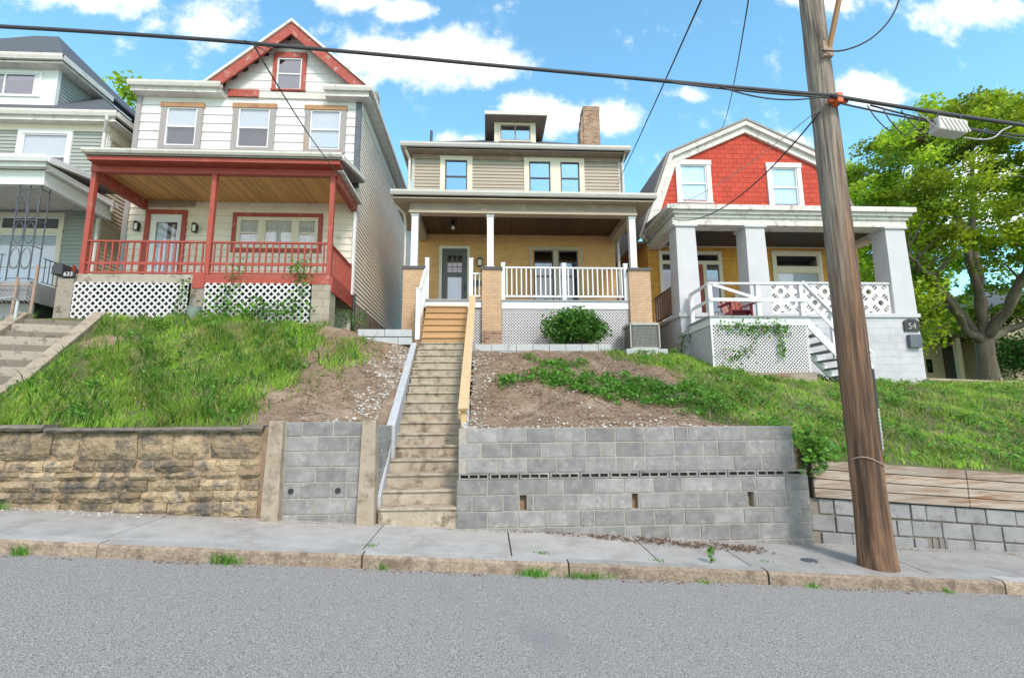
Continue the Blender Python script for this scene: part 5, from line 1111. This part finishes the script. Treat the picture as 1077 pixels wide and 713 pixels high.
# ------------------------------------------------------------------ cables
def sag(a, b, s_, n=14):
    a, b = Vector(a), Vector(b); return [tuple(a+(b-a)*t_-Vector((0, 0, s_*4*t_*(1-t_)))) for t_ in [i/n for i in range(n+1)]]
def smooth(P, k=5):      # Catmull-Rom through the given points
    P = [Vector(p) for p in P]; Q = [P[0]*2-P[1]]+P+[P[-1]*2-P[-2]]; o = []
    for i in range(1, len(Q)-2):
        for j in range(k):
            t_ = j/k; a, b, c, d = Q[i-1:i+3]
            o.append(tuple(.5*((2*b)+(c-a)*t_+(2*a-5*b+4*c-d)*t_**2+(3*b-a-3*c+d)*t_**3)))
    return o+[tuple(P[-1])]
def cable(label, pts, r_, mat='cable', group=None, name='cable'):
    if len(pts) < 12: pts = smooth(pts)
    m = MB(); m.tube(pts, r_, 7); return tag(m.build(name, mat, None, smooth=True), label, 'cable', group)
A_ = (4.48, 5.72, 5.73)
cable('thick black cable crossing the whole sky from the left edge to the pole', [(-12, 5.7, 6.42), (-9, 5.7, 6.38), (-5.9, 5.7, 6.33), (-3.66, 5.7, 6.25), (-2.4, 5.7, 6.175), (-1.33, 5.7, 6.105), (-.1, 5.7, 6.015), (1.07, 5.7, 5.935), (3.05, 5.7, 5.80), (4.48, 5.71, 5.72)], .024)
cable('thinner black cable lashed under the thick bundle just left of the pole', sag((2.35, 5.69, 5.83), (4.46, 5.71, 5.69), .02), .014)
cable('slack black cable loop hanging below the bundle left of the pole', sag((3.0, 5.68, 5.785), (4.4, 5.70, 5.70), .11), .010)
cable('black cable bundle running from the orange clamp to the right edge of the view', sag(A_, (12, 5.7, 4.95), .10, 24), .026)
cable('thin black cable under the main bundle, ending behind the splice box', sag((4.6, 5.74, 5.64), (7.8, 5.72, 5.15), .06), .012)
cable('thin black cable lowest of the bundle right of the pole', sag((5.0, 5.69, 5.58), (9.5, 5.72, 4.9), .12), .012)
cable('pale grey cable curling from the splice box up to the bundle', [(6.2, 5.68, 5.15), (6.45, 5.67, 5.12), (6.62, 5.67, 5.16), (6.75, 5.68, 5.26), (6.9, 5.69, 5.33)], .010, 'cable_grey')
cable('thin wire rising steeply from the upper wall of the middle house', sag((4.48, 15.29, 9.5), (2.36, 4.7, 6.12), .03, 16), .011)
cable('thin curved wire rising from the peak of the red gable', sag((7.88, 14.97, 11.1), (3.12, 5.05, 6.55), .22, 16), .009)
cable('black service wire sloping from the pole to the white pillared porch', sag((4.40, 5.80, 5.55), (5.05, 12.55, 6.85), .50, 16), .011)
cable('thin grey wire sloping from the pole across the red gable', sag((4.40, 5.82, 5.60), (5.3, 14.9, 8.1), .30, 16), .006, 'cable_grey')
cable('black service wire running down from the bundle to the roof of the red porch', sag((-2.9, 5.72, 6.20), (-3.75, 12.2, 7.75), .12, 16), .010)
cable('small slack loop of wire hanging by the bundle in front of the white gable', [(-3.0, 5.68, 6.23), (-2.85, 5.66, 6.15), (-2.7, 5.66, 6.06), (-2.62, 5.66, 6.05), (-2.6, 5.67, 6.10), (-2.75, 5.68, 6.16)], .007)
cable('short black wire curving away from the top of the pole to the right', [(4.50, 5.78, 6.43), (4.75, 5.70, 6.38), (5.05, 5.6, 6.48), (5.3, 5.5, 6.75), (5.45, 5.4, 7.2)], .011)
for (x, k) in ((4.95, .25), (5.15, .35), (5.4, .30), (5.62, .2)):
    cable('slack loops of thin wire hanging under the bundle between pole and splice box', [(x, 5.68, 5.58-.13*(x-4.9)), (x+.08, 5.66, 5.5-k*.5), (x+.25, 5.66, 5.36-k*.6), (x+.42, 5.67, 5.32), (x+.5, 5.68, 5.42)], .007, 'cable' if k > .22 else 'cable_grey', 'slack wire loops')
sb = thing('splice_box', 'ribbed grey white splice box hanging from the cable bundle right of the pole', 'splice box', (6.0, 5.7, 5.3))
m = MB(); m.hexa([(5.82, 5.60, 5.22), (6.20, 5.60, 5.17), (6.20, 5.78, 5.17), (5.82, 5.78, 5.22), (5.85, 5.62, 5.42), (6.24, 5.62, 5.36), (6.24, 5.77, 5.36), (5.85, 5.77, 5.42)]); m.build('case', 'box_white', sb, bevel=.02)
m = MB()
for i in range(6): x = 5.87+.058*i; m.bar((x, 5.613, 5.39-.009*i), (x+.06, 5.598, 5.225-.008*i), .016, .012, up=(0, 1, 0))
m.build('ribs', 'box_white', sb); m = MB(); m.tube([(5.9, 5.68, 5.41), (5.9, 5.68, 5.5)], .01); m.tube([(6.2, 5.68, 5.37), (6.2, 5.68, 5.46)], .01); m.build('hanger', 'black_metal', sb)
# water meter cover
mc = MB(); mc.tube([(3.86, 6.1, pave(3.86, 6.1)-.01), (3.86, 6.1, pave(3.86, 6.1)+.012)], [.10, .09], 20); tag(mc.build('meter_cover', 'iron'), 'small round dark metal cover set in the pavement near the utility pole', 'cover')

# ------------------------------------------------------------------ vegetation
def leafmesh(name, C, size, mat, parent=None, up=.5, vals=None, aspect=.6, droop=0):
    C = np.asarray(C, float); n = len(C); sz = size*rng.uniform(.6, 1.25, n)
    d = rng.normal(size=(n, 3)); d[:, 2] = d[:, 2]*.6-droop; d /= np.linalg.norm(d, axis=1)[:, None]
    nr = rng.normal(size=(n, 3)); nr[:, 2] = np.abs(nr[:, 2])+up; s = np.cross(d, nr); s /= np.linalg.norm(s, axis=1)[:, None]
    nn = np.cross(s, d)
    a = C-d*sz[:, None]*.5; b = C+s*sz[:, None]*aspect*.5+nn*sz[:, None]*.08; c = C+d*sz[:, None]*.5-nn*sz[:, None]*.06; e = C-s*sz[:, None]*aspect*.5+nn*sz[:, None]*.08
    V = np.stack([a, b, c, e], 1).reshape(-1, 3); F_ = np.arange(n*4)
    return npmesh(name, V, F_, 4, mat, rng.random(n) if vals is None else vals, parent)
def blades(name, X, Y, H, W, mat, label=None, lean=.35, vals=None, base=None, parent=None):
    n = len(X); Z = (gz(X, Y) if base is None else base)-.01; th_ = rng.uniform(0, 2*np.pi, n); ln = lean*rng.uniform(.2, 1.4, n)*H
    dx, dy = np.cos(th_), np.sin(th_); wx, wy = -dy*W/2, dx*W/2
    face = rng.random(n) < .65; wx = np.where(face, W/2, wx); wy = np.where(face, 0, wy)
    P = lambda ox, oy, oz: np.stack([X+ox, Y+oy, Z+oz], -1)
    v = [P(-wx, -wy, 0*H), P(wx, wy, 0*H), P(wx*.8+dx*ln*.35, wy*.8+dy*ln*.35, H*.6), P(-wx*.8+dx*ln*.35, -wy*.8+dy*ln*.35, H*.6), P(dx*ln+wx*.1, dy*ln+wy*.1, H*.98), P(dx*ln-wx*.1, dy*ln-wy*.1, H*.98)]
    V = np.stack(v, 1).reshape(-1, 3); b = np.arange(n)[:, None]*6; F_ = np.concatenate([b+np.array([[0, 1, 2, 3]]), b+np.array([[3, 2, 4, 5]])], 1).ravel()
    vals = rng.random(n) if vals is None else vals
    o = npmesh(name, V, F_, 4, mat, np.repeat(vals, 2), parent)
    return o
def scatter(x0, x1, y0, y1, per, fn=None):
    n = int((x1-x0)*(y1-y0)*per); X = rng.uniform(x0, x1, n); Y = rng.uniform(y0, y1, n)
    if fn is not None: k = rng.random(n) < fn(X, Y); X, Y = X[k], Y[k]
    return X, Y
def clumped(x, y): return np.clip(.62+.38*vnoise(x*1.0, y, 5.1, 4), .12, 1)
def off_steps(x, y):
    sx = -9.33+(12-y)*.31; return ~((x < sx+.36) & (x > sx-1.32))
# left bank grass
X, Y = scatter(-11.5, -1.7, 7.08, 12.28, 1500, lambda x, y: lawn_density(x, y)*clumped(x, y)*off_steps(x, y))
H = (.09+.17*rng.random(len(X))**1.4)*(.75+.35*vnoise(X, Y, 2.7, 1)).clip(.45, 1.5)*(.75+.25*((X+11)/8)); 
tag(blades('grass', X, Y, H, rng.uniform(.009, .018, len(X)), 'grass', lean=.6, vals=np.clip(.5+.28*vnoise(X, Y, 2.1, 7)+rng.normal(0, .22, len(X)), 0, 1)), 'tall fresh green grass covering the bank below the red porch', 'grass', kind='stuff')
k = rng.random(len(X)) < .16; Xd, Yd = X[k]+rng.normal(0, .03, k.sum()), Y[k]
k2 = vnoise(Xd, Yd, 3.3, 8) > .1; Xd, Yd = Xd[k2], Yd[k2]
tag(blades('grass', Xd, Yd, .12+.16*rng.random(len(Xd)), rng.uniform(.014, .03, len(Xd)), 'grass_dark', lean=.8), 'darker broad grass clumps among the tall grass below the red porch', 'grass', kind='stuff')
k = rng.random(len(X)) < .05; tag(blades('dry_grass', X[k], Y[k], .1+.16*rng.random(k.sum()), rng.uniform(.006, .012, k.sum()), 'straw', lean=.9), 'dry straw stalks among the green grass of the left bank', 'grass', kind='stuff')
# right bank grass
X, Y = scatter(1.5, 19, 7.08, 14.5, 950, lambda x, y: lawn_density(x, y)*clumped(x, y)*((y < 12.9) | (x < 5.2) | (x > 12.1)))
H = (.06+.08*rng.random(len(X)))*(.8+.4*vnoise(X, Y, 2.7, 1)).clip(.4, 1.6)
tag(blades('grass', X, Y, H, rng.uniform(.010, .02, len(X)), 'grass', lean=.7, vals=np.clip(.5+.28*vnoise(X, Y, 1.7, 3)+rng.normal(0, .22, len(X)), 0, 1)), 'short rough green grass covering the bank below the red gabled house', 'grass', kind='stuff')
k = rng.random(len(X)) < .05; tag(blades('dry_grass', X[k], Y[k], .08+.12*rng.random(k.sum()), rng.uniform(.006, .014, k.sum()), 'straw', lean=1.0), 'dry straw stalks among the short grass of the right bank', 'grass', kind='stuff')
X, Y = scatter(12, 32, 14.4, 27, 90); H = .08+.1*rng.random(len(X))
tag(blades('grass', X, Y, H, rng.uniform(.03, .06, len(X)), 'grass', lean=.7), 'distant lawn grass round the big tree', 'grass', kind='stuff')
# low leafy weeds among the grass
def leafy(n_pl, x0, x1, y0, y1, fn, r_=.12, h=.10, nl=26, ls=.055, label='', mat='weed', name='ground_cover'):
    X, Y = scatter(x0, x1, y0, y1, n_pl, fn); C = []; 
    for x, y in zip(X, Y):
        k = int(nl*random.uniform(.5, 1.3)); a = rng.uniform(0, 2*np.pi, k); q = r_*np.sqrt(rng.random(k))*random.uniform(.6, 1.3); hh_ = h*(1-(q/r_/1.3)**2*.6)*rng.uniform(.35, 1.1, k)
        px_, py_ = x+q*np.cos(a), y+q*np.sin(a); C.append(np.stack([px_, py_, gz(px_, py_)+hh_], -1))
    C = np.concatenate(C); o = leafmesh(name, C, ls, mat, up=1.2, aspect=.75); return tag(o, label, 'plants', kind='stuff')
def cover_fn(x, y):
    d = np.exp(-(((x-2.2)/1.5)**2+((y-9.5-.25*(x-2.2)*-.8)/.75)**2)**1.5)+.9*np.exp(-(((x-1.5)/.8)**2+((y-10.9)/.35)**2))+.9*np.exp(-(((x-3.7)/1.0)**2+((y-8.8)/.8)**2))+.7*np.exp(-(((x-.4)/.35)**2+((y-9.6)/.35)**2))
    return np.clip((d+.22*vnoise(x, y, 3.1, 5)-.36)*3, 0, 1)
leafy(36, -.2, 5.2, 7.3, 11.8, cover_fn, r_=.16, h=.13, nl=40, ls=.068, label='patch of leafy green ground cover spreading over the bare soil right of the steps')
leafy(9, -11.2, -3.3, 7.2, 12.1, lambda x, y: (lawn_density(x, y) > .5)*off_steps(x, y)*(vnoise(x, y, 2.3, 9) > .2)*1., r_=.14, h=.17, nl=26, ls=.07, label='broad leafed weeds scattered through the tall grass of the left bank')
leafy(15, 3.6, 16, 7.2, 12.6, lambda x, y: (lawn_density(x, y) > .4)*np.clip(.5+.6*vnoise(x, y, 1.9, 11), .08, 1), r_=.15, h=.15, nl=24, ls=.065, label='broad leafed weeds scattered through the short grass of the right bank')
X, Y = scatter(-11, -3.6, 7.4, 12, 1.6, off_steps); leafmesh('dandelion', np.stack([X, Y, gz(X, Y)+.2], -1), .04, 'flower_yellow', up=2, aspect=1)
tag(bpy.data.objects['dandelion'], 'tiny yellow dandelion flowers dotted over the left grass bank', 'flowers', kind='stuff')
# stones
def stones(name, X, Y, s0_, s1_, mat, label, base=None):
    bm = bmesh.new(); bmesh.ops.create_icosphere(bm, subdivisions=1, radius=1); bv = np.array([v.co[:] for v in bm.verts]); bf = np.array([[v.index for v in f.verts] for f in bm.faces]); bm.free()
    n = len(X); Z = gz(X, Y) if base is None else base; V = []; 
    sc = np.exp(rng.uniform(np.log(s0_), np.log(s1_), n)); A = rng.uniform(0, 6.28, n); V = bv[None]*(1+.25*rng.normal(size=(n, len(bv), 1)))*np.stack([sc, sc*rng.uniform(.6, 1, n), sc*rng.uniform(.35, .7, n)], -1)[:, None]
    c_, s_ = np.cos(A)[:, None], np.sin(A)[:, None]; V = np.stack([V[..., 0]*c_-V[..., 1]*s_, V[..., 0]*s_+V[..., 1]*c_, V[..., 2]], -1)+np.stack([X, Y, Z+sc*.2], -1)[:, None]
    F_ = (bf[None]+(np.arange(n)*len(bv))[:, None, None]).ravel(); o = npmesh(name, V.reshape(-1, 3), F_, 3, mat, np.repeat(rng.random(n), len(bf)))
    return tag(o, label, 'stones', kind='stuff')
X, Y = scatter(-2.9, -1.75, 7.2, 12, 560, lambda x, y: np.clip(1.1-((-1.75-x)-.22*vnoise(y, x, 2.0))/.55, .02, 1)*np.where(y < 8.4, .5, 1))
stones('gravel', X, Y, .014, .042, 'gravel', 'loose pale gravel on the bare soil along the left side of the concrete steps')
X, Y = scatter(-.33, 3.6, 7.12, 12, 420, lambda x, y: np.clip(1.05-(x+.33-.1*vnoise(y, x, 2.0))/.45, .035, 1)+.4*(y < 7.55))
stones('gravel', X, Y, .012, .036, 'gravel', 'loose pale gravel on the bare soil along the right side of the concrete steps')
X, Y = scatter(-3.6, 4.6, 7.15, 12, 800, lambda x, y: (lawn_density(x, y) < .4)*((x < -1.75) | (x > -.25))*.6)
stones('soil_clods', X, Y, .008, .026, 'dirt', 'small clods and bark bits on the bare soil beside the concrete steps')
X, Y = scatter(-6.4, -4.3, 6.72, 6.93, 230); stones('rubble', X, Y, .008, .028, 'gravel', 'small crumbled pale rubble at the foot of the sandstone wall', base=pave(X, Y)+.0)
X, Y = scatter(.35, 3.6, 6.2, 6.88, 4600, lambda x, y: np.clip(1.15-np.abs((y-6.84+.15*np.clip(x-1.0, 0, 2.4))/(.06+.13*np.clip(x-.8, 0, 1))), 0, 1)*np.clip((x-.2)*.6, 0, 1)*np.clip((3.7-x)*2, 0, 1)*(.6+.4*vnoise(x, y, 9)))
o = leafmesh('dead_leaves', np.stack([X, Y, pave(X, Y)+.006+.012*rng.random(len(X))], -1), .032, 'dead_leaf', up=3, aspect=.6); tag(o, 'drift of brown dead leaves on the pavement below the long block wall', 'dead leaves', kind='stuff')
X, Y = scatter(-9, 7.5, 5.50, 5.605, 900, lambda x, y: np.clip(.35+.6*vnoise(x, x*0, 2.7, 3), .06, 1)); stones('gutter_grit', X, Y, .004, .014, 'dead_leaf', 'dark grit and crumbs gathered in the gutter along the kerb', base=roadz(X))
X, Y = scatter(-9, 7.5, 6.80, 6.875, 1000, lambda x, y: np.clip(.45+.6*vnoise(x, x*0, 3.1, 5), .1, 1)); stones('soil_crumbs', X, Y, .004, .013, 'dirt', 'soil crumbs along the back edge of the pavement under the walls', base=pave(X, Y))
# weeds in the kerb and pavement, each a plant
def weed(x, y, z, r_, h, n_, label, grass=True):
    t = thing('weed', label, 'weed', (x, y, z), group='weeds in the kerb and pavement joints')
    X = rng.normal(0, r_*.45, n_); Y = rng.normal(0, min(r_*.25, .03), n_); 
    if grass: blades('grass_tuft', X, Y, h*rng.uniform(.4, 1.1, n_), np.full(n_, .008), 'weed', lean=.8, base=np.zeros(n_), parent=t)
    else:
        leafmesh('leaves', np.stack([X, Y, rng.uniform(.02, h, n_)], -1), .06, 'weed', t, up=1, aspect=.6); m = MB(); m.tube([(x, y, z), (x, y, z+h*.8)], .004, 5); m.build('stem', 'weed', t)
rzk = lambda x: roadz(x)
weed(-4.75, 5.60, rzk(-4.75), .09, .13, 60, 'small tuft of grass in the gutter at the left end of the kerb')
weed(-2.68, 5.59, rzk(-2.68), .16, .14, 110, 'bushy grass tuft in the gutter below the right end of the sandstone wall')
weed(-1.10, 5.60, rzk(-1.1), .05, .10, 26, 'tiny tuft in the gutter just left of the long flight of steps')
weed(.50, 5.58, rzk(.5), .16, .12, 110, 'bright dense tuft in the gutter below the left end of the long block wall')
weed(1.05, 5.58, rzk(1.05), .30, .08, 150, 'low spreading strip of grass in the gutter, right of the dense bright tuft')
weed(.62, 5.95, pave(.6, 5.95), .12, .04, 40, 'flat weed in the pavement joint nearest the foot of the long block wall')
weed(1.92, 5.86, pave(1.9, 5.86), .12, .03, 36, 'flat weed in the pavement joint halfway along the long block wall')
weed(2.56, 5.85, pave(2.56, 5.85), .06, .17, 34, 'upright leafy light green weed on the pavement, tallest of all', grass=False)
weed(3.25, 6.0, pave(3.25, 6.0), .10, .03, 30, 'flat weed on the tan pavement left of the round metal cover')
weed(3.55, 5.59, rzk(3.55), .10, .07, 45, 'small weed in the gutter a little left of the utility pole')
weed(2.35, 5.59, rzk(2.35), .12, .05, 40, 'low weed in the gutter under the tall leafy weed')
weed(-1.3, 5.98, pave(-1.3, 5.98), .10, .04, 34, 'flat weed in the pavement joint in front of the foot of the steps')
weed(5.1, 5.60, rzk(5.1), .06, .07, 26, 'small weed in the gutter just right of the utility pole')
weed(-6.2, 6.82, pave(-6.2, 6.8), .25, .12, 120, 'leafy weeds at the foot of the stained sandstone wall at the left edge')
# bush in front of the lattice
def crown_leaves(c, rad, n, size, mat, parent, shell=.5, lobes=9, seed=0, floor=None):
    r_ = np.random.default_rng(seed); C = []; L = []
    for i in range(lobes):
        d = r_.normal(size=3); d /= np.linalg.norm(d); d[2] = abs(d[2])*.9-.25; L.append((np.array(c)+d*np.array(rad)*.55, np.array(rad)*r_.uniform(.35, .6)))
    L.append((np.array(c), np.array(rad)*.72))
    for (lc, lr) in L:
        k = int(n/len(L)); d = r_.normal(size=(k, 3)); d /= np.linalg.norm(d, axis=1)[:, None]; q = shell+(1-shell)*r_.random(k)**.6; C.append(lc+d*lr*(q*r_.uniform(.85, 1.12, k))[:, None])
    C = np.concatenate(C)
    if floor is not None: C = C[C[:, 2] > floor]
    return leafmesh('foliage', C, size, mat, parent, up=.4, aspect=.65)
bs = thing('bush', 'rounded dark green bush in front of the fine white lattice', 'bush', (2.33, 12.62, 3.25), local=True)
f = crown_leaves((0, 0, .58), (.92, .46, .70), 6800, .09, 'leaf_dark', bs, seed=3, lobes=22, floor=.0)
fc_ = crown_leaves((0, -.05, .62), (.95, .5, .74), 500, .085, 'weed', bs, seed=8, lobes=16, floor=.1, shell=.9)
m = MB()
for i in range(9): a = i*.7; m.tube([(0.05*math.cos(a), .05*math.sin(a), -.05), (.2*math.cos(a), .12*math.sin(a), .35), (.5*math.cos(a), .25*math.sin(a), .8)], [.012, .009, .004], 5)
m.build('stems', 'bark', bs)
# vines
def vine(label, pts, w_, n, size=.07, mat='weed', cat='vine', stems=True, group=None):
    t = thing('vine', label, cat, (0, 0, 0), group=group); pts = np.array(pts, float); seg = rng.integers(0, len(pts)-1, n); t_ = rng.random(n)[:, None]
    C = pts[seg]*(1-t_)+pts[seg+1]*t_+rng.normal(size=(n, 3))*np.array([w_, .03, w_]); leafmesh('leaves', C, size, mat, t, up=.2, aspect=.8)
    if stems: m = MB(); m.tube([tuple(p) for p in pts], .006, 5); m.build('stem', 'brown', t)
vine('leafy vine spilling over the top of the fine lattice below the white deck', [(5.7, 11.62, 3.75), (6.4, 11.6, 3.72), (7.0, 11.6, 3.72), (7.35, 11.6, 3.7)], .10, 330)
vine('vine hanging in a column down the right part of the deck lattice', [(7.1, 11.61, 3.7), (7.2, 11.61, 3.3), (7.15, 11.61, 2.95)], .06, 90)
vine('thin vine creeping across the lower left of the deck lattice', [(5.6, 11.61, 3.1), (6.0, 11.61, 2.95), (6.4, 11.61, 3.2), (6.5, 11.61, 3.6)], .13, 120)
vine('vine climbing the white block foundation left of the deck lattice', [(5.12, 12.9, 2.9), (5.2, 12.9, 3.4), (5.3, 12.88, 3.75), (5.2, 12.9, 3.3)], .10, 110, mat='leaf_dark')
vine('leafy plant climbing through the lattice to the left of the red porch railing', [(-6.55, 12.22, 4.0), (-6.4, 12.22, 4.5), (-6.25, 12.24, 5.0), (-6.1, 12.3, 5.45)], .12, 170)
vine('green plant growing over the floor edge of the red porch beside its right post', [(-4.55, 12.25, 4.6), (-4.6, 12.28, 5.1), (-4.85, 12.3, 5.35), (-4.5, 12.3, 5.35)], .12, 260)
vine('leafy weeds massed at the foot of the right hand lattice of the red porch', [(-6.7, 12.1, 4.15), (-5.8, 12.1, 4.25), (-5.2, 12.1, 4.2), (-4.5, 12.1, 4.3)], .17, 520, size=.09, stems=False, cat='plants')
vine('small plant growing through the lattice beside the middle pier of the red porch', [(-7.5, 12.22, 4.1), (-7.45, 12.22, 4.6), (-7.4, 12.22, 4.95)], .07, 80)
vine('leafy weeds in the shade under the right end of the red porch', [(-3.85, 12.9, 4.2), (-3.5, 13.4, 4.2), (-3.6, 14.0, 4.3)], .15, 220, mat='leaf_dark', stems=False, cat='plants')
vine('broad leafed creeper spilling over the right end of the long block wall', [(4.4, 6.95, 1.35), (4.62, 6.92, 1.2), (4.6, 6.9, .95), (4.9, 7.0, 1.05)], .10, 230, size=.10)
vine('weeds along the base of the white foundation beside the air conditioner', [(4.75, 13.0, 3.25), (5.1, 12.9, 3.2), (5.25, 12.5, 3.0)], .07, 150, mat='leaf_dark', stems=False, cat='plants')
# trees
def tree(name, label, base, trunk_r, fork_h, limbs, clusters, nleaf, lsize, mat='leaf', seed=1, group=None, crad=(.7, 1.25)):
    r_ = np.random.default_rng(seed); t = thing(name, label, 'tree', base, local=True, group=group)
    m = MB(); tr = [(0, 0, -.4), (0, 0, .15), (-.03, 0, fork_h*.5), (0, 0, fork_h)]
    m.tube(tr, [trunk_r*1.55, trunk_r*1.15, trunk_r*.98, trunk_r*.95], 16)
    nodes = [(Vector((0, 0, fork_h)), trunk_r*.8)]; limbsP = []
    for L in limbs:
        P = [Vector((p[0], p[1], p[2]*(.86 if p[2] > 9 else 1))) for p in L]; pts = [Vector((0, 0, fork_h-.35))]+P; rs = [trunk_r*.62]; 
        for i in range(1, len(pts)): rs.append(max(.035, trunk_r*.62*(1-i/len(pts))**.9))
        fine = []; fr = []
        for i in range(len(pts)-1):
            for k in range(5):
                q = pts[i].lerp(pts[i+1], k/5); fine.append(q+Vector(r_.normal(size=3)*.05)*(i+k > 0)); fr.append(rs[i]+(rs[i+1]-rs[i])*k/5)
        fine.append(pts[-1]); fr.append(rs[-1]); m.tube([tuple(q) for q in fine], fr, 9)
        limbsP += list(zip(fine[3:], fr[3:]))
    C = []; vals = []
    for (cx_, cy_, cz_) in clusters:
        c = Vector((cx_, cy_, cz_)); best = min(limbsP, key=lambda q: (q[0]-c).length+max(0, q[0].z-c.z+.3)*1.5)
        if 2.6 > (best[0]-c).length > .5:
            mid = best[0].lerp(c, .55)+Vector((0, 0, .12*(best[0]-c).length))
            m.tube([tuple(best[0]), tuple(mid), tuple(c)], [min(best[1]*.55, .07), .03, .010], 5)
        k = nleaf; rad = r_.uniform(*crad); d = r_.normal(size=(k, 3)); d /= np.linalg.norm(d, axis=1)[:, None]; q = r_.random(k)**.5
        C.append(np.array(c)+d*(q*rad)[:, None]*np.array([1, 1, .62])); vals.append(np.clip(r_.normal(.5+r_.normal(0, .22), .16, k), 0, 1))
    m.build('trunk', 'bark', t, smooth=True)
    leafmesh('crown', np.concatenate(C), lsize, mat, t, up=.5, vals=np.concatenate(vals), aspect=.75)
    return t
r_ = np.random.default_rng(5); cl = []
while len(cl) < 490:
    p = r_.uniform([-7.2, -6, 3.0], [8.5, 7, 17.5]); z = p[2]
    ex = (p[0]-.5)/(6.9 if z < 12 else 6.9*(1-(z-12)/9)); ey = p[1]/6.0
    rr_ = math.hypot(ex, ey)
    zt_ = min(15.3-.05*(p[0]-4)**2, .745*(22+p[1])-1.9)
    if rr_ > 1 or z > zt_: continue
    if rr_ < .45 and z < 11: continue
    if z < 5 and (rr_ < .55 or r_.random() < .2): continue
    if z < 4.6 and -1.2 < p[0] < 2.6 and p[1] < 2: continue
    if noise.noise(Vector(p)*.34+Vector((3, 1, 9))) < -.07: continue
    cl.append(tuple(p))
limbs = [[(-.9, .2, 3.6), (-2.2, .2, 5.6), (-3.4, 0, 8.6), (-4.3, 0, 11.5)], [(-.2, -.3, 4.2), (-.9, -.6, 7.5), (-1.6, -.6, 11), (-2.0, -.5, 14.5)], [(.4, .2, 4.4), (.9, .5, 8), (1.2, .5, 12), (1.6, .4, 15.8)],
         [(1.0, -.4, 3.6), (2.4, -.8, 6.2), (3.7, -1.2, 9.6), (4.6, -1.4, 12.6)], [(1.6, .3, 2.6), (3.6, .6, 3.3), (5.6, .6, 4.2), (7.2, .5, 5.4)], [(-1.3, -.6, 2.3), (-2.8, -1.4, 3.4), (-4.4, -2.2, 4.6), (-5.6, -2.6, 5.4)],
         [(0, 1.4, 4), (.3, 3, 7), (.5, 4, 10), (.4, 4.2, 13)], [(.2, -1.6, 4), (.3, -3, 6.6), (.1, -4.2, 9.5), (.2, -4.4, 11.5)]]
tree('maple_tree', 'large spreading green tree with a thick forked trunk, right of the red gabled house', (23.45, 22, 2.95), .35, 2.4, limbs, cl, 240, .185, seed=2, crad=(.5, 1.05))
def small_tree(label, base, h, rad, n, ls, seed, mat='leaf', name='tree', group=None):
    r_ = np.random.default_rng(seed); cl = []
    while len(cl) < n:
        p = r_.uniform(-1, 1, 3)
        if np.linalg.norm(p) > 1: continue
        cl.append((p[0]*rad, p[1]*rad, h*.62+p[2]*h*.38))
    return tree(name, label, base, .16, h*.25, [[(-.3*rad, 0, h*.45), (-.5*rad, 0, h*.75)], [(.3*rad, .1, h*.5), (.45*rad, 0, h*.8)], [(0, 0, h*.5), (0, 0, h*.9)]], cl, 90, ls, mat, seed, group)
small_tree('bright green treetop showing between the grey house and the white house', (-18.6, 26, 6), 13.6, 1.9, 60, .28, 21)
small_tree('low dark green shrub at the right edge beside the cream building', (29.0, 24.5, 2.9), 3.0, 1.9, 60, .16, 22, 'leaf_dark', 'shrub')
small_tree('green tree seen through the right hand opening of the white porch', (19.5, 33, 3.5), 10.5, 3.4, 90, .3, 23)
small_tree('pale green shrub on the lawn, left of the thick trunk', (18.2, 20.5, 2.9), 5.0, 1.3, 34, .2, 24, 'leaf', 'shrub')
small_tree('dark green tree far behind the cream building', (36, 44, 3.5), 13, 6, 110, .5, 25, 'leaf_dark')
